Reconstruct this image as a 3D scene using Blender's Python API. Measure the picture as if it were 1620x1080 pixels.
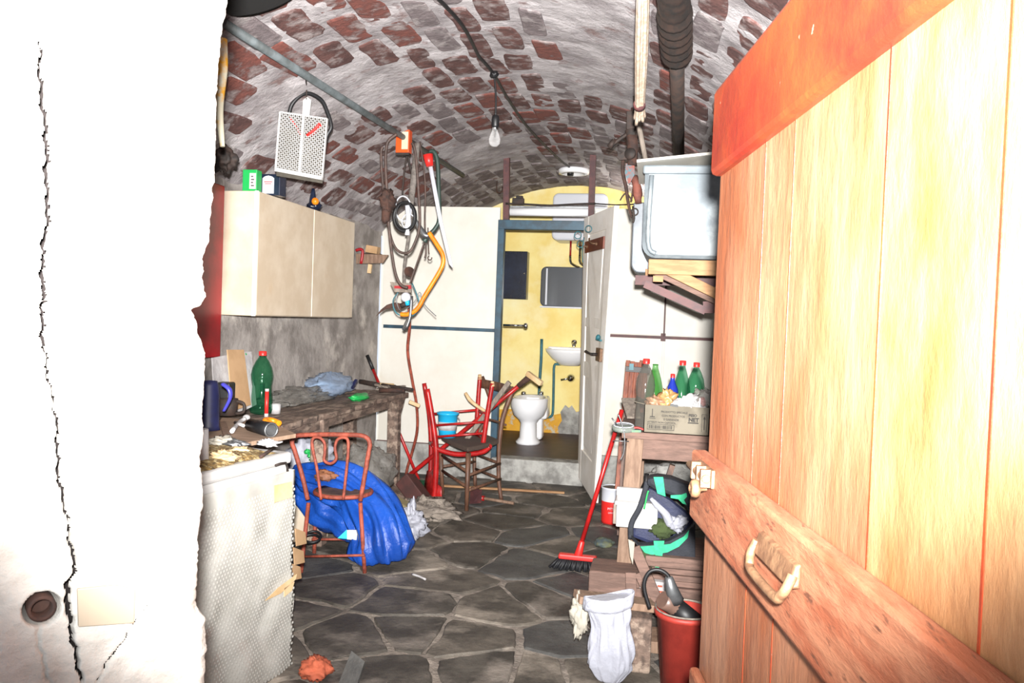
import bpy, bmesh, math, random
import numpy as np
from mathutils import Vector as V, Matrix, noise
random.seed(7); noise.seed_set(3)
for o in list(bpy.data.objects): bpy.data.objects.remove(o)
S = bpy.context.scene; COL = S.collection
def R(a): return math.radians(a)
# ---------------- camera (metres; room +Y runs to the far wall, floor z=0) ----------------
F = 1300.0; CX, CY = 810.0, 540.0; CAMZ = 1.40
vp = V((1050 - CX, -(513 - CY), F)).normalized()          # room Y axis in camera axes (right, up, forward)
hz = V((0 - CX, -(474.15 - CY), F))                      # a second point of the horizon
zz = vp.cross(hz).normalized()
if zz.y < 0: zz = -zz
yy = vp; xx = yy.cross(zz).normalized()
if xx.x < 0: xx = -xx
def c2w(d): return V((d.dot(xx), d.dot(yy), d.dot(zz)))
ax_r, ax_u, ax_f = c2w(V((1, 0, 0))), c2w(V((0, 1, 0))), c2w(V((0, 0, 1)))
O = V((0, 0, CAMZ))
cam = bpy.data.cameras.new('camera'); co = bpy.data.objects.new('camera', cam); COL.objects.link(co)
cam.sensor_width = 36; cam.lens = 36 * F / 1620; cam.clip_start = 0.02
co.matrix_world = Matrix(((ax_r.x, ax_u.x, -ax_f.x, O.x), (ax_r.y, ax_u.y, -ax_f.y, O.y), (ax_r.z, ax_u.z, -ax_f.z, O.z), (0, 0, 0, 1)))
S.camera = co
# ---------------- light: the camera's flash, weak daylight from outside, an added fill in the washroom ----------------
w = bpy.data.worlds.new('world'); S.world = w; w.use_nodes = True
w.node_tree.nodes['Background'].inputs[0].default_value = (.8, .88, 1, 1)
w.node_tree.nodes['Background'].inputs[1].default_value = 1.0
def lamp(kind, name, loc, energy, color=(1, 1, 1), **k):
    l = bpy.data.lights.new(name, kind); l.energy = energy; l.color = color
    for a, b in k.items(): setattr(l, a, b)
    o = bpy.data.objects.new(name, l); COL.objects.link(o); o.location = loc; return o
fl = lamp('SPOT', 'flash', O - ax_f * .10 + ax_r * .01 + ax_u * .09, 3100, (1, .985, .965), spot_size=R(80), spot_blend=1.0, shadow_soft_size=.03)
fl.rotation_euler = (ax_f + ax_u * .12).to_track_quat('-Z', 'Y').to_euler()
lamp('AREA', 'washroom_fill', (-.1, 8.1, 2.2), 26, (1, .97, .92), size=.5).rotation_euler = (R(180), R(30), 0)  # added upward fill that brightens the far vault, no visible source
S.view_settings.view_transform = 'Standard'; S.view_settings.look = 'None'
S.view_settings.exposure = 0.0; S.view_settings.gamma = 1.0; S.view_settings.use_curve_mapping = False

# ---------------- rays: from a pixel of the photograph to a real point ----------------
VX, VZ, VR = -.92, 0.71, 2.13         # vault: circle centre and radius (apex 2.84)
def ray(px, py): return c2w(V(((px - CX) / F, -(py - CY) / F, 1)))
def at(px, py, X=None, Y=None, Z=None, D=None):
    d = ray(px, py)
    if X is not None: t = X / d.x
    elif Y is not None: t = Y / d.y
    elif Z is not None: t = (Z - CAMZ) / d.z
    else: t = D
    return O + d * t
def onvault(px, py, off=.02):
    d = ray(px, py); r = VR - off
    a = d.x ** 2 + d.z ** 2; b = 2 * (-VX * d.x + (CAMZ - VZ) * d.z); c = VX ** 2 + (CAMZ - VZ) ** 2 - r * r
    t = (-b + math.sqrt(b * b - 4 * a * c)) / (2 * a)
    return O + d * t
def vz(x, off=0): return VZ + math.sqrt(max(0, (VR - off) ** 2 - (x - VX) ** 2))

# ---------------- materials ----------------
def lin(c):
    if isinstance(c, str):
        c = [int(c[i:i + 2], 16) / 255 for i in (0, 2, 4)]
    return tuple((x / 12.92 if x <= .04045 else ((x + .055) / 1.055) ** 2.4) for x in c) + (1,)
def M(name, c1, c2=None, sc=8, rough=.6, metal=0, bump=0, bsc=None, stretch=(1, 1, 1), world=False, lo=.4, hi=.6, c3=None, sc3=3, lo3=.5, hi3=.6, alpha=None, emit=0, spec=.5, coat=0):
    m = bpy.data.materials.new(name); m.use_nodes = True; N = m.node_tree.nodes; L = m.node_tree.links
    P = N['Principled BSDF']; P.inputs['Roughness'].default_value = rough; P.inputs['Metallic'].default_value = metal
    P.inputs['Base Color'].default_value = lin(c1); P.inputs['Specular IOR Level'].default_value = spec; P.inputs['Coat Weight'].default_value = coat
    tc = N.new('ShaderNodeTexCoord'); geo = N.new('ShaderNodeNewGeometry'); mp = N.new('ShaderNodeMapping')
    L.new(geo.outputs['Position'] if world else tc.outputs['Object'], mp.inputs['Vector']); mp.inputs['Scale'].default_value = stretch
    def nz(scale, det=8, r=.6):
        n = N.new('ShaderNodeTexNoise'); n.inputs['Scale'].default_value = scale; n.inputs['Detail'].default_value = det; n.inputs['Roughness'].default_value = r
        L.new(mp.outputs[0], n.inputs['Vector']); return n
    def ramp(n, a, b):
        r = N.new('ShaderNodeMapRange'); r.inputs[1].default_value = a; r.inputs[2].default_value = b; L.new(n.outputs['Fac'], r.inputs[0]); return r
    def mix(f, A, B):
        x = N.new('ShaderNodeMix'); x.data_type = 'RGBA'; L.new(f.outputs[0], x.inputs[0])
        for s, q in ((6, A), (7, B)):
            if isinstance(q, tuple): x.inputs[s].default_value = q
            else: L.new(q, x.inputs[s])
        return x.outputs[2]
    cur = lin(c1)
    if c2: cur = mix(ramp(nz(sc), lo, hi), cur, lin(c2))
    if c3: cur = mix(ramp(nz(sc3), lo3, hi3), cur, lin(c3))
    if not isinstance(cur, tuple): L.new(cur, P.inputs['Base Color'])
    if emit: P.inputs['Emission Color'].default_value = lin(c1); P.inputs['Emission Strength'].default_value = emit
    if bump:
        b = N.new('ShaderNodeBump'); b.inputs['Strength'].default_value = bump; b.inputs['Distance'].default_value = .02
        L.new(nz(bsc or sc * 2, 10, .65).outputs['Fac'], b.inputs['Height']); L.new(b.outputs[0], P.inputs['Normal'])
    if alpha is not None:
        t = N.new('ShaderNodeBsdfTransparent'); t.inputs[0].default_value = tuple(.55 + .35 * q / max(lin(c1)[:3]) for q in lin(c1)[:3]) + (1,) if 'bottle' in name else (1, 1, 1, 1)
        mx = N.new('ShaderNodeMixShader'); lw = N.new('ShaderNodeLayerWeight'); lw.inputs[0].default_value = .35
        mr = N.new('ShaderNodeMapRange'); mr.inputs[3].default_value = alpha; mr.inputs[4].default_value = min(1, alpha + .4)
        L.new(lw.outputs['Facing'], mr.inputs[0]); L.new(mr.outputs[0], mx.inputs[0])
        L.new(t.outputs[0], mx.inputs[1]); L.new(P.outputs[0], mx.inputs[2]); L.new(mx.outputs[0], N['Material Output'].inputs[0])
    return m
K = dict(
 plaster=M('plaster', 'b9b5ae', 'a19c94', 6, .9, bump=.5, bsc=28, world=True),
 edge=M('bare_edge_plaster', 'cfc9be', '9a9082', 30, .95, bump=.6),
 greywall=M('grey_plaster', 'a39c97', '7f7873', 5, .95, bump=.45, bsc=18, world=True, c3='c2bab2', sc3=3.2, lo3=.53, hi3=.66),
 lime=M('lime_mortar', 'b8b2b3', '8d8687', 4, .95, bump=.8, bsc=22, world=True, c3='7c6764', sc3=7, lo3=.58, hi3=.68),
 brick=M('vault_brick', '63423d', '4b312e', 9, .9, bump=.7, bsc=30, world=True, c3='938886', sc3=11, lo3=.5, hi3=.66),
 brick2=M('vault_brick_red', '744239', '553430', 9, .9, bump=.7, bsc=30, world=True, c3='938886', sc3=9, lo3=.5, hi3=.66),
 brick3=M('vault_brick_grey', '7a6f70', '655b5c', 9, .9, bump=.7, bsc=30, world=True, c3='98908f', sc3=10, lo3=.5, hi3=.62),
 slate=M('slate', '56514a', '3a3631', 5, .62, bump=.5, bsc=18, world=True, c3='8a8178', sc3=2.6, lo3=.5, hi3=.66),
 slate2=M('slate_pale', '625b52', '443f39', 5, .65, bump=.5, bsc=18, world=True, c3='948a7e', sc3=3, lo3=.5, hi3=.66),
 slate3=M('slate_blue', '565552', '403f3e', 5, .6, bump=.5, bsc=18, world=True),
 grout=M('floor_mortar', '968b80', '6a6159', 7, .95, bump=.8, bsc=40, world=True, c3='a1958a', sc3=14, lo3=.5, hi3=.65),
 cream=M('cream_board', 'd6d3ca', 'd0cbc0', 3, .55, world=True, c3='cfc6b6', sc3=2.2, lo3=.6, hi3=.75),
 curb=M('old_concrete', 'aeada8', '7d7b77', 7, .9, bump=.7, bsc=20, world=True),
 yellow=M('yellow_paint', 'f0e098', 'e8cf7c', 2.5, .7, world=True, c3='f2e8b8', sc3=2, lo3=.5, hi3=.7),
 ochre=M('ochre_paint', 'dda829', 'c98f20', 5, .7, world=True, c3='b9b49f', sc3=5, lo3=.55, hi3=.6),
 redtile=M('dark_red_floor', '4a3330', '3a2826', 6, .5, world=True),
 bluepaint=M('blue_paint', '24495c', '1b3645', 12, .45),
 teal=M('teal_pipe_paint', '2f6f7a', '24565f', 12, .5),
 maroon=M('maroon_steel', '5b3230', '45282a', 14, .6),
 whitedoor=M('white_door_paint', 'f4f0e9', 'ebe5dc', 6, .5, bump=.15),
 cab=M('cream_melamine', 'cfc0ab', 'c2b098', 4, .5, c3='c2ab8e', sc3=5, lo3=.62, hi3=.75),
 white=M('white_enamel', 'b9b7b5', 'adaba8', 8, .3),
 china=M('china', 'f0f1f4', None, rough=.12),
 paper=M('white_paper', 'bdbbbb', 'a9a5a5', 12, .8, bump=.3),
 chrome=M('chrome', 'c9ccd0', None, rough=.15, metal=1),
 mirror=M('mirror_glass', '6f7276', None, rough=.15, metal=.55),
 steel=M('dull_steel', '8e9092', '6f7072', 12, .4, metal=.8),
 zinc=M('zinc', '858d92', '71797e', 5, .6, metal=.25, bump=.15, c3='9ca3a6', sc3=3),
 black=M('black_plastic', '141416', None, rough=.5),
 dark=M('dark_iron', '2b2725', '3e302a', 20, .7, metal=.3),
 rust=M('rust', '4a3026', '2c1f1b', 20, .85),
 pipe=M('grey_pipe', '5d6466', '454a4a', 10, .5),
 red=M('red_gloss', 'b31f1e', '8c1616', 12, .35),
 redcloth=M('dark_red_board', 'a01a22', '7f141b', 5, .4),
 redcap=M('red_plastic', 'd52a26', None, rough=.4),
 orange=M('orange_paint', 'ef8a1c', 'cf6f10', 14, .4),
 orange2=M('orange_plastic', 'd9501d', None, rough=.3),
 yell=M('yellow_plastic', 'e6b62a', None, rough=.4),
 navy=M('navy_plastic', '22264f', '1a1d3b', 8, .5),
 indigo=M('indigo_plastic', '3b3a9a', None, rough=.4),
 navy2=M('navy_gloss', '1c2438', '141a2a', 5, .25),
 bagblue=M('blue_tarp', '1d4ea8', '163f8e', 4, .28, bump=1, bsc=5),
 cyan=M('cyan_plastic', '1fa8d8', None, rough=.35),
 aqua=M('turquoise_plastic', '3cc4d6', None, rough=.4),
 tuberust=M('red_lead_paint', '9c4b38', '743527', 25, .65, bump=.3),
 seatw=M('worn_seat', '6b4f42', '4a382f', 9, .8, bump=.3),
 rush=M('woven_seat', '5a4a40', '483a33', 60, .9, stretch=(1, 8, 1), bump=.5),
 brownw=M('brown_chair_wood', '6b4a38', '4d3428', 12, .55, stretch=(4, 4, 1)),
 bench=M('dirty_bench_wood', '7a665a', '55473f', 10, .85, stretch=(3, 1, 3), bump=.5, c3='9a8778', sc3=6),
 wood=M('pale_wood', '8a705d', '735a49', 9, .75, stretch=(5, 5, 1), bump=.25),
 woodx=M('pine_bracket', 'a67f58', '936b47', 9, .7, stretch=(1, 5, 5), bump=.2),
 pinkw=M('pink_grey_wood', '7d6257', '665047', 9, .8, stretch=(1, 6, 6), bump=.3),
 rail=M('red_brown_slat', '95543c', '713c2b', 8, .6, stretch=(6, 6, 1)),
 bare=M('bare_wood', 'd1b58c', 'b4966d', 10, .7),
 greyw=M('grey_wood', '8b8075', '6f655c', 12, .8, stretch=(4, 4, 1)),
 cardb=M('cardboard', 'b6946f', 'a5845f', 6, .85),
 cardg=M('faded_carton', '716a5c', '635c50', 5, .85, c3='7f7768', sc3=4),
 ink=M('carton_ink', '3b3835', None, rough=.9),
 tape=M('parcel_tape', 'd3b68e', 'c2a276', 7, .5),
 grnp=M('green_plastic', '1f9b4b', None, rough=.4),
 mint=M('mint_webbing', '35b583', '2ca273', 30, .8),
 nylon=M('black_nylon', '23262e', '1c1f26', 20, .75, bump=.3, bsc=30),
 lining=M('navy_lining', '252b4a', '1b2038', 8, .6, bump=.4, bsc=14),
 olive=M('olive_cloth', '3d4a26', '2d381d', 12, .9, bump=.5),
 gbot=M('green_bottle_plastic', '1c4c38', None, rough=.08, alpha=.2),
 gbot2=M('light_green_bottle_plastic', '35692f', None, rough=.08, alpha=.2),
 cbot=M('clear_bottle_plastic', '6b6964', None, rough=.08, alpha=.22),
 bbot=M('blue_bottle_plastic', '20308c', None, rough=.15),
 film=M('clear_film', 'aeb2b6', None, rough=.18, alpha=.42, bump=.6, bsc=30),
 filmb=M('bluish_film', '93a4bc', None, rough=.2, alpha=.55, bump=.6, bsc=24),
 filmg=M('grey_film', '8d8983', None, rough=.15, alpha=.45, bump=.9, bsc=26, spec=.9),
 bag=M('white_film', 'a2a3ad', None, rough=.35, alpha=.86, bump=.5, bsc=14),
 clear=M('bulb_glass', 'ffffff', None, rough=.03, alpha=.08),
 bubble=M('bubble_wrap', 'aeaca6', 'a3a19a', 9, .25, spec=.7),
 cork=M('yellow_crumbs', '9c7d45', '5e4a2c', 60, .9, bump=.9, c3='c9b483', sc3=50),
 foam=M('cream_foam', '9c968a', None, rough=.8),
 rope=M('brown_cable', '54413a', '3d302b', 30, .6),
 ropeg=M('grey_rope', '77706a', '5b5550', 40, .85, bump=.4),
 cane=M('reed', 'b8a898', 'a08b78', 60, .6, stretch=(1, 1, .1)),
 cavity=M('crack_shade', '1a1413', None, rough=1),
 flue=M('flue_shade', '0b0908', None, rough=1),
 broomhair=M('black_bristle', '17181d', '0e0e11', 60, .6),
 terra=M('terracotta', 'b25a3d', '9a4b33', 12, .8, bump=.3),
 redbin=M('dusty_red_plastic', 'a8372c', '8c2c24', 8, .55),
 doorw=M('door_varnish', '7c4529', '6f391e', 7, .45, stretch=(1.5, 1.5, .6), bump=.3, bsc=16, c3='9d7258', sc3=3.5, lo3=.38, hi3=.75),
 doorl=M('door_varnish_light', '7f5230', '744626', 8, .42, stretch=(1.5, 1.5, .7), bump=.3, bsc=16, c3='937150', sc3=5, lo3=.38, hi3=.75),
 doorr=M('door_red_paint', '731e10', '8a3a18', 3.5, .4, bump=.3, c3='a8705c', sc3=24, lo3=.69, hi3=.72, lo=.4, hi=.65),
 doorb=M('door_batten_wood', '7d4229', '8f5c42', 7, .6, stretch=(4, .7, 4), bump=.4, bsc=14, c3='55301f', sc3=20, lo3=.6, hi3=.68),
 brass=M('painted_brass', '7a5c43', '5c402d', 30, .5, metal=.3, bump=.3),
 heater=M('grey_white_enamel', 'c9ccd4', None, rough=.25),
)
# ---------------- mesh building ----------------
WL = {}
def crom(pts, k):
    pts = [V(p) for p in pts]
    if len(pts) < 3 or k < 2: return pts
    out = []; n = len(pts)
    for i in range(n - 1):
        a, b, c, d = pts[max(i - 1, 0)], pts[i], pts[i + 1], pts[min(i + 2, n - 1)]
        for j in range(k):
            t = j / k
            out.append(.5 * ((2 * b) + (c - a) * t + (2 * a - 5 * b + 4 * c - d) * t * t + (3 * b - a - 3 * c + d) * t ** 3))
    out.append(pts[-1]); return out
class MB:
    def __init__(s): s.v = []; s.f = []; s.sm = []
    def add(s, vs, fs, smooth=False):
        b = len(s.v); s.v += [V(x) for x in vs]; s.f += [tuple(i + b for i in f) for f in fs]; s.sm += [smooth] * len(fs); return s
    def hexa(s, p):      # 4 bottom, 4 top
        return s.add(p, [(3, 2, 1, 0), (4, 5, 6, 7), (0, 1, 5, 4), (1, 2, 6, 5), (2, 3, 7, 6), (3, 0, 4, 7)])
    def box(s, c, d, rot=None):
        c = V(c); q = []
        for z in (-.5, .5):
            for x, y in ((-.5, -.5), (.5, -.5), (.5, .5), (-.5, .5)):
                p = V((x * d[0], y * d[1], z * d[2]))
                if rot: p = rot @ p
                q.append(c + p)
        return s.hexa(q)
    def b2(s, a, b):
        return s.box([(a[i] + b[i]) / 2 for i in range(3)], [abs(b[i] - a[i]) for i in range(3)])
    def beam(s, p, q, wd, ht, up=(0, 0, 1)):
        p, q = V(p), V(q); d = (q - p).normalized(); u = V(up)
        if abs(d.dot(u)) > .97: u = V((0, 1, 0))
        r = d.cross(u).normalized() * wd / 2; u = r.cross(d).normalized() * ht / 2
        return s.hexa([p - r - u, p + r - u, q + r - u, q - r - u, p - r + u, p + r + u, q + r + u, q - r + u])
    def tube(s, pts, r, n=8, k=4, fold=0, ff=3, seed=0, flat=1, caps=True, stretchn=1.2):
        P = crom(pts, k); m = len(P)
        if isinstance(r, (list, tuple)):
            rr = [r[min(len(r) - 1, int(i / (m - 1) * (len(r) - 1)))] * (1 - (x := (i / (m - 1) * (len(r) - 1)) % 1)) + r[min(len(r) - 1, int(i / (m - 1) * (len(r) - 1)) + 1)] * x for i in range(m)]
        else: rr = [r] * m
        up = None; vs = []
        for i, p in enumerate(P):
            d = (P[min(i + 1, m - 1)] - P[max(i - 1, 0)])
            d = d.normalized() if d.length > 1e-9 else V((0, 0, 1))
            if up is None:
                up = V((0, 0, 1)) if abs(d.z) < .9 else V((0, 1, 0))
            a = d.cross(up).normalized(); up = a.cross(d).normalized()
            for j in range(n):
                t = 2 * math.pi * j / n; q = rr[i]
                if fold:
                    q *= 1 + fold * noise.noise(V((math.cos(t) * ff, math.sin(t) * ff, i / m * stretchn * 4 + seed * 7.3))) * 1.6 + fold * .5 * noise.noise(V((math.cos(t) * ff * 3, math.sin(t) * ff * 3, i / m * 5 + seed)))
                vs.append(p + a * math.cos(t) * q + up * math.sin(t) * q * flat)
        fs = [(i * n + j, i * n + (j + 1) % n, (i + 1) * n + (j + 1) % n, (i + 1) * n + j) for i in range(m - 1) for j in range(n)]
        s.add(vs, fs, True)
        if caps:
            b = len(s.v) - len(vs); s.f += [tuple(b + j for j in range(n))[::-1], tuple(b + (m - 1) * n + j for j in range(n))]; s.sm += [False, False]
        return s
    def cyl(s, p, q, r, r2=None, n=16): return s.tube([p, q], [r, r if r2 is None else r2], n, 1)
    def lathe(s, prof, loc, ax=(0, 0, 1), n=20, sc=(1, 1)):
        loc = V(loc); q = V(ax).to_track_quat('Z', 'Y'); m = len(prof)
        vs = [loc + q @ V((r * math.cos(2 * math.pi * j / n) * sc[0], r * math.sin(2 * math.pi * j / n) * sc[1], z)) for r, z in prof for j in range(n)]
        return s.add(vs, [(i * n + j, i * n + (j + 1) % n, (i + 1) * n + (j + 1) % n, (i + 1) * n + j) for i in range(m - 1) for j in range(n)], True)
    def blob(s, c, rad, amp=0, fr=2, seed=0, nu=28, nv=18, rot=None, sq=1):
        c = V(c); vs = []
        for i in range(nv + 1):
            th = math.pi * i / nv
            for j in range(nu):
                ph = 2 * math.pi * j / nu
                d = V((math.sin(th) * math.cos(ph), math.sin(th) * math.sin(ph), math.cos(th)))
                k = 1 + amp * (noise.noise(d * fr + V((seed * 3.1, 0, 0))) * 1.2 + .6 * (abs(noise.noise(d * fr * 2.3 + V((0, seed, 0)))) * 2 - .5) + .3 * noise.noise(d * fr * 5))
                if sq != 1: d = V([math.copysign(abs(x) ** sq, x) for x in d])
                p = V((d.x * rad[0], d.y * rad[1], d.z * rad[2])) * k
                if rot: p = rot @ p
                vs.append(c + p)
        return s.add(vs, [(i * nu + j, (i + 1) * nu + j, (i + 1) * nu + (j + 1) % nu, i * nu + (j + 1) % nu) for i in range(nv) for j in range(nu)], True)
    def prism(s, poly, off):
        poly = [V(p) for p in poly]; n = len(poly); off = V(off)
        return s.add(poly + [p + off for p in poly], [tuple(range(n))[::-1], tuple(range(n, 2 * n))] + [(i, (i + 1) % n, n + (i + 1) % n, n + i) for i in range(n)])
    def ring(s, c, Rr, r, nrm=(0, 0, 1), n=32, m=8, sc=(1, 1), a0=0, a1=360):
        q = V(nrm).to_track_quat('Z', 'Y'); c = V(c); full = a1 - a0 >= 360
        pts = [c + q @ V((Rr * math.cos(R(a0 + (a1 - a0) * i / n)) * sc[0], Rr * math.sin(R(a0 + (a1 - a0) * i / n)) * sc[1], 0)) for i in range(n + 1)]
        return s.tube(pts, r, m, 1, caps=not full)
    def grid(s, fn, nu, nv, smooth=True, thick=0):
        vs = [fn(i / nu, j / nv) for j in range(nv + 1) for i in range(nu + 1)]
        w_ = nu + 1
        return s.add(vs, [(j * w_ + i, j * w_ + i + 1, (j + 1) * w_ + i + 1, (j + 1) * w_ + i) for j in range(nv) for i in range(nu)], smooth)
    def build(s, name, mat, parent=None, label=None, cat=None, group=None, kind=None, bevel=0, solid=0, sub=0):
        me = bpy.data.meshes.new(name)
        if parent is not None: base = WL[parent.name]
        else:
            xs = [p.x for p in s.v]; ys = [p.y for p in s.v]; zs = [p.z for p in s.v]
            base = V(((min(xs) + max(xs)) / 2, (min(ys) + max(ys)) / 2, min(zs))) if kind != 'structure' else V((0, 0, 0))
        me.from_pydata([p - base for p in s.v], [], s.f)
        me.polygons.foreach_set('use_smooth', s.sm); me.update()
        bm = bmesh.new(); bm.from_mesh(me); bmesh.ops.recalc_face_normals(bm, faces=bm.faces); bm.to_mesh(me); bm.free()
        me.materials.append(K[mat] if isinstance(mat, str) else mat)
        o = bpy.data.objects.new(name, me); COL.objects.link(o)
        if parent is not None: o.parent = parent; WL[o.name] = base
        else: o.location = base; WL[o.name] = base.copy()
        if label: o['label'] = label
        if cat: o['category'] = cat
        if group: o['group'] = group
        if kind: o['kind'] = kind
        if bevel:
            b = o.modifiers.new('b', 'BEVEL'); b.width = bevel; b.segments = 2; b.limit_method = 'ANGLE'; b.angle_limit = R(50)
        if solid:
            b = o.modifiers.new('s', 'SOLIDIFY'); b.thickness = solid; b.offset = 0
        if sub:
            b = o.modifiers.new('u', 'SUBSURF'); b.levels = sub; b.render_levels = sub
        return o
def T(name, label, cat, loc, group=None):
    o = bpy.data.objects.new(name, None); COL.objects.link(o); o.location = V(loc); o.empty_display_size = .05
    o['label'] = label; o['category'] = cat
    if group: o['group'] = group
    WL[o.name] = V(loc); return o
def text(s, size, origin, xd, yd, mat, parent, name='lettering', bold=0):
    cu = bpy.data.curves.new('t', 'FONT'); cu.body = s; cu.size = size; cu.extrude = .0004; cu.offset = bold
    ob = bpy.data.objects.new('t', cu); COL.objects.link(ob); bpy.context.view_layer.update()
    me = bpy.data.meshes.new_from_object(ob.evaluated_get(bpy.context.evaluated_depsgraph_get())); bpy.data.objects.remove(ob)
    xd, yd = V(xd).normalized(), V(yd).normalized(); n = xd.cross(yd)
    b = MB(); b.add([V(origin) + xd * v.co.x + yd * v.co.y + n * v.co.z for v in me.vertices], [tuple(p.vertices) for p in me.polygons])
    return b.build(name, mat, parent)
# ================= the setting =================
XL, XR, YF, YP, YB = -2.5, .82, 1.5, 7.0, 8.75
def fbm(p, s): return noise.noise(p * s) + .5 * noise.noise(p * s * 2.1) + .25 * noise.noise(p * s * 4.3)
# --- floor: mortar bed with crazy-paving slates as parts
m = MB(); m.grid(lambda u, v: V((XL + u * (XR - XL), -.6 + v * (YP + .6), -.006 + .007 * fbm(V((u * 3.3, v * 7.6, 0)), 4) + .004 * fbm(V((u * 3.3, v * 7.6, 4)), 14))), 150, 330)
floor = m.build('floor', 'grout', kind='structure')
seeds = [at(x, y, Z=0) for x, y in ((515, 930), (585, 868), (650, 890), (748, 878), (815, 888), (735, 838), (655, 950), (648, 1000), (790, 960), (868, 950), (905, 1015), (735, 1010), (560, 1010), (775, 1058), (850, 1065), (600, 1068), (925, 935), (895, 860), (850, 848), (795, 825), (900, 815), (700, 805), (965, 850), (940, 1065), (1000, 1000), (860, 792), (690, 918), (1030, 950), (765, 790), (640, 850))]
seeds = [V((p.x, p.y)) for p in seeds]
for _ in range(5000):
    q = V((random.uniform(XL, XR), random.uniform(.3, YP - .05)))
    if all((q - s_).length > .36 for s_ in seeds): seeds.append(q)
for i, s_ in enumerate(seeds):
    poly = [V((XL, .2)), V((XR, .2)), V((XR, YP - .02)), V((XL, YP - .02))]
    for j, t_ in enumerate(seeds):
        if j == i or (t_ - s_).length > 2.2: continue
        mid = (s_ + t_) / 2; n_ = (s_ - t_).normalized(); out = []
        mid = mid + n_ * (.005 + .018 * abs(noise.noise(V((mid.x * 5, mid.y * 5, 0)))))
        for k in range(len(poly)):
            a, b = poly[k], poly[(k + 1) % len(poly)]; da, db = (a - mid).dot(n_), (b - mid).dot(n_)
            if da >= 0: out.append(a)
            if (da >= 0) != (db >= 0): out.append(a + (b - a) * (da / (da - db)))
        poly = out
        if len(poly) < 3: break
    if len(poly) < 3: continue
    c = sum(poly, V((0, 0))) / len(poly); fine = []
    for k in range(len(poly)):
        a, b = poly[k], poly[(k + 1) % len(poly)]; ns = max(1, int((b - a).length / .05))
        for q in range(ns):
            p = a + (b - a) * q / ns; d = (p - c); jit = 1 - (.035 if q == 0 else 0) + .14 * noise.noise(V((p.x * 8, p.y * 8, i)))
            fine.append(c + d * min(1.02, jit - .01))
    tilt = V((random.uniform(-.006, .006), random.uniform(-.006, .006))); m = MB(); n = len(fine)
    if n < 3: continue
    def H(p): return .003 + (p - c).dot(tilt)
    inner = [c + (p - c) * .955 for p in fine]
    vs = [V((p.x, p.y, -.03)) for p in fine] + [V((p.x, p.y, H(p) - .006)) for p in fine] + [V((p.x, p.y, H(p))) for p in inner]
    m.add(vs, [(k, (k + 1) % n, n + (k + 1) % n, n + k) for k in range(n)] + [(n + k, n + (k + 1) % n, 2 * n + (k + 1) % n, 2 * n + k) for k in range(n)] + [tuple(range(2 * n, 3 * n))])
    m.build('stone', ['slate', 'slate', 'slate2', 'slate', 'slate3', 'slate2'][i % 6] if i != 18 else 'slate3', floor)
# --- vault
AL, AR = math.asin((XL - VX) / VR), math.asin((XR - VX) / VR)
def vp_(a, y, off=0): return V((VX + math.sin(a) * (VR - off), y, VZ + math.cos(a) * (VR - off)))
def vf(u, v):
    a = AL - .02 + u * (AR - AL + .04); y = YF - .1 + v * (YB - YF + .12); q = V((a * VR, y, 0))
    return vp_(a, y, .006 + .011 * fbm(q, 2.3) + .006 * fbm(q, 9))
m = MB(); m.grid(vf, 150, 300)
ceil = m.build('ceiling', 'lime', kind='structure')
var = []
for k in range(9):
    wv, lv = .069 * random.uniform(.8, 1.08), .168 * random.uniform(.8, 1.05); pts = []
    for t in range(14):
        a = 2 * math.pi * t / 14; cx, sx = math.cos(a), math.sin(a)
        x = math.copysign(abs(cx) ** .27, cx) * wv; y = math.copysign(abs(sx) ** .27, sx) * lv
        pts.append((x * random.uniform(.86, 1.06), y * random.uniform(.9, 1.05)))
    vs = [V((x, y, .03)) for x, y in pts] + [V((x, y, -.009)) for x, y in pts] + [V((x * .88, y * .92, -.013)) for x, y in pts]
    n = 14; me = bpy.data.meshes.new('brick')
    me.from_pydata(vs, [], [(i, (i + 1) % n, n + (i + 1) % n, n + i) for i in range(n)] + [(n + i, n + (i + 1) % n, 2 * n + (i + 1) % n, 2 * n + i) for i in range(n)] + [tuple(range(2 * n, 3 * n))])
    me.materials.append(K[['brick', 'brick', 'brick2', 'brick3', 'brick', 'brick3', 'brick', 'brick2', 'brick'][k]]); var.append(me)
bk = []; ncol = int((AR - AL) * VR / .168)
for c_ in range(ncol):
    a = AL + .03 + (c_ + .5) * (AR - AL - .03) / ncol
    y = 2.6 + (.17 if c_ % 2 else 0) + random.uniform(-.03, .03)
    while y < YB - .1:
        yb = y + random.uniform(-.02, .02); x = VX + math.sin(a) * VR
        lost = noise.noise(V((a * 2, yb * .8, 5)))
        ang = math.atan2(-x, yb)
        if not (x < -1.9 and yb < 4.4 and lost > .0) and not (lost > .42):
            bk.append((yb, a + random.uniform(-.008, .008)))
        y += .378 + random.uniform(-.012, .02)
bk.sort()
rest = MB()
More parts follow.
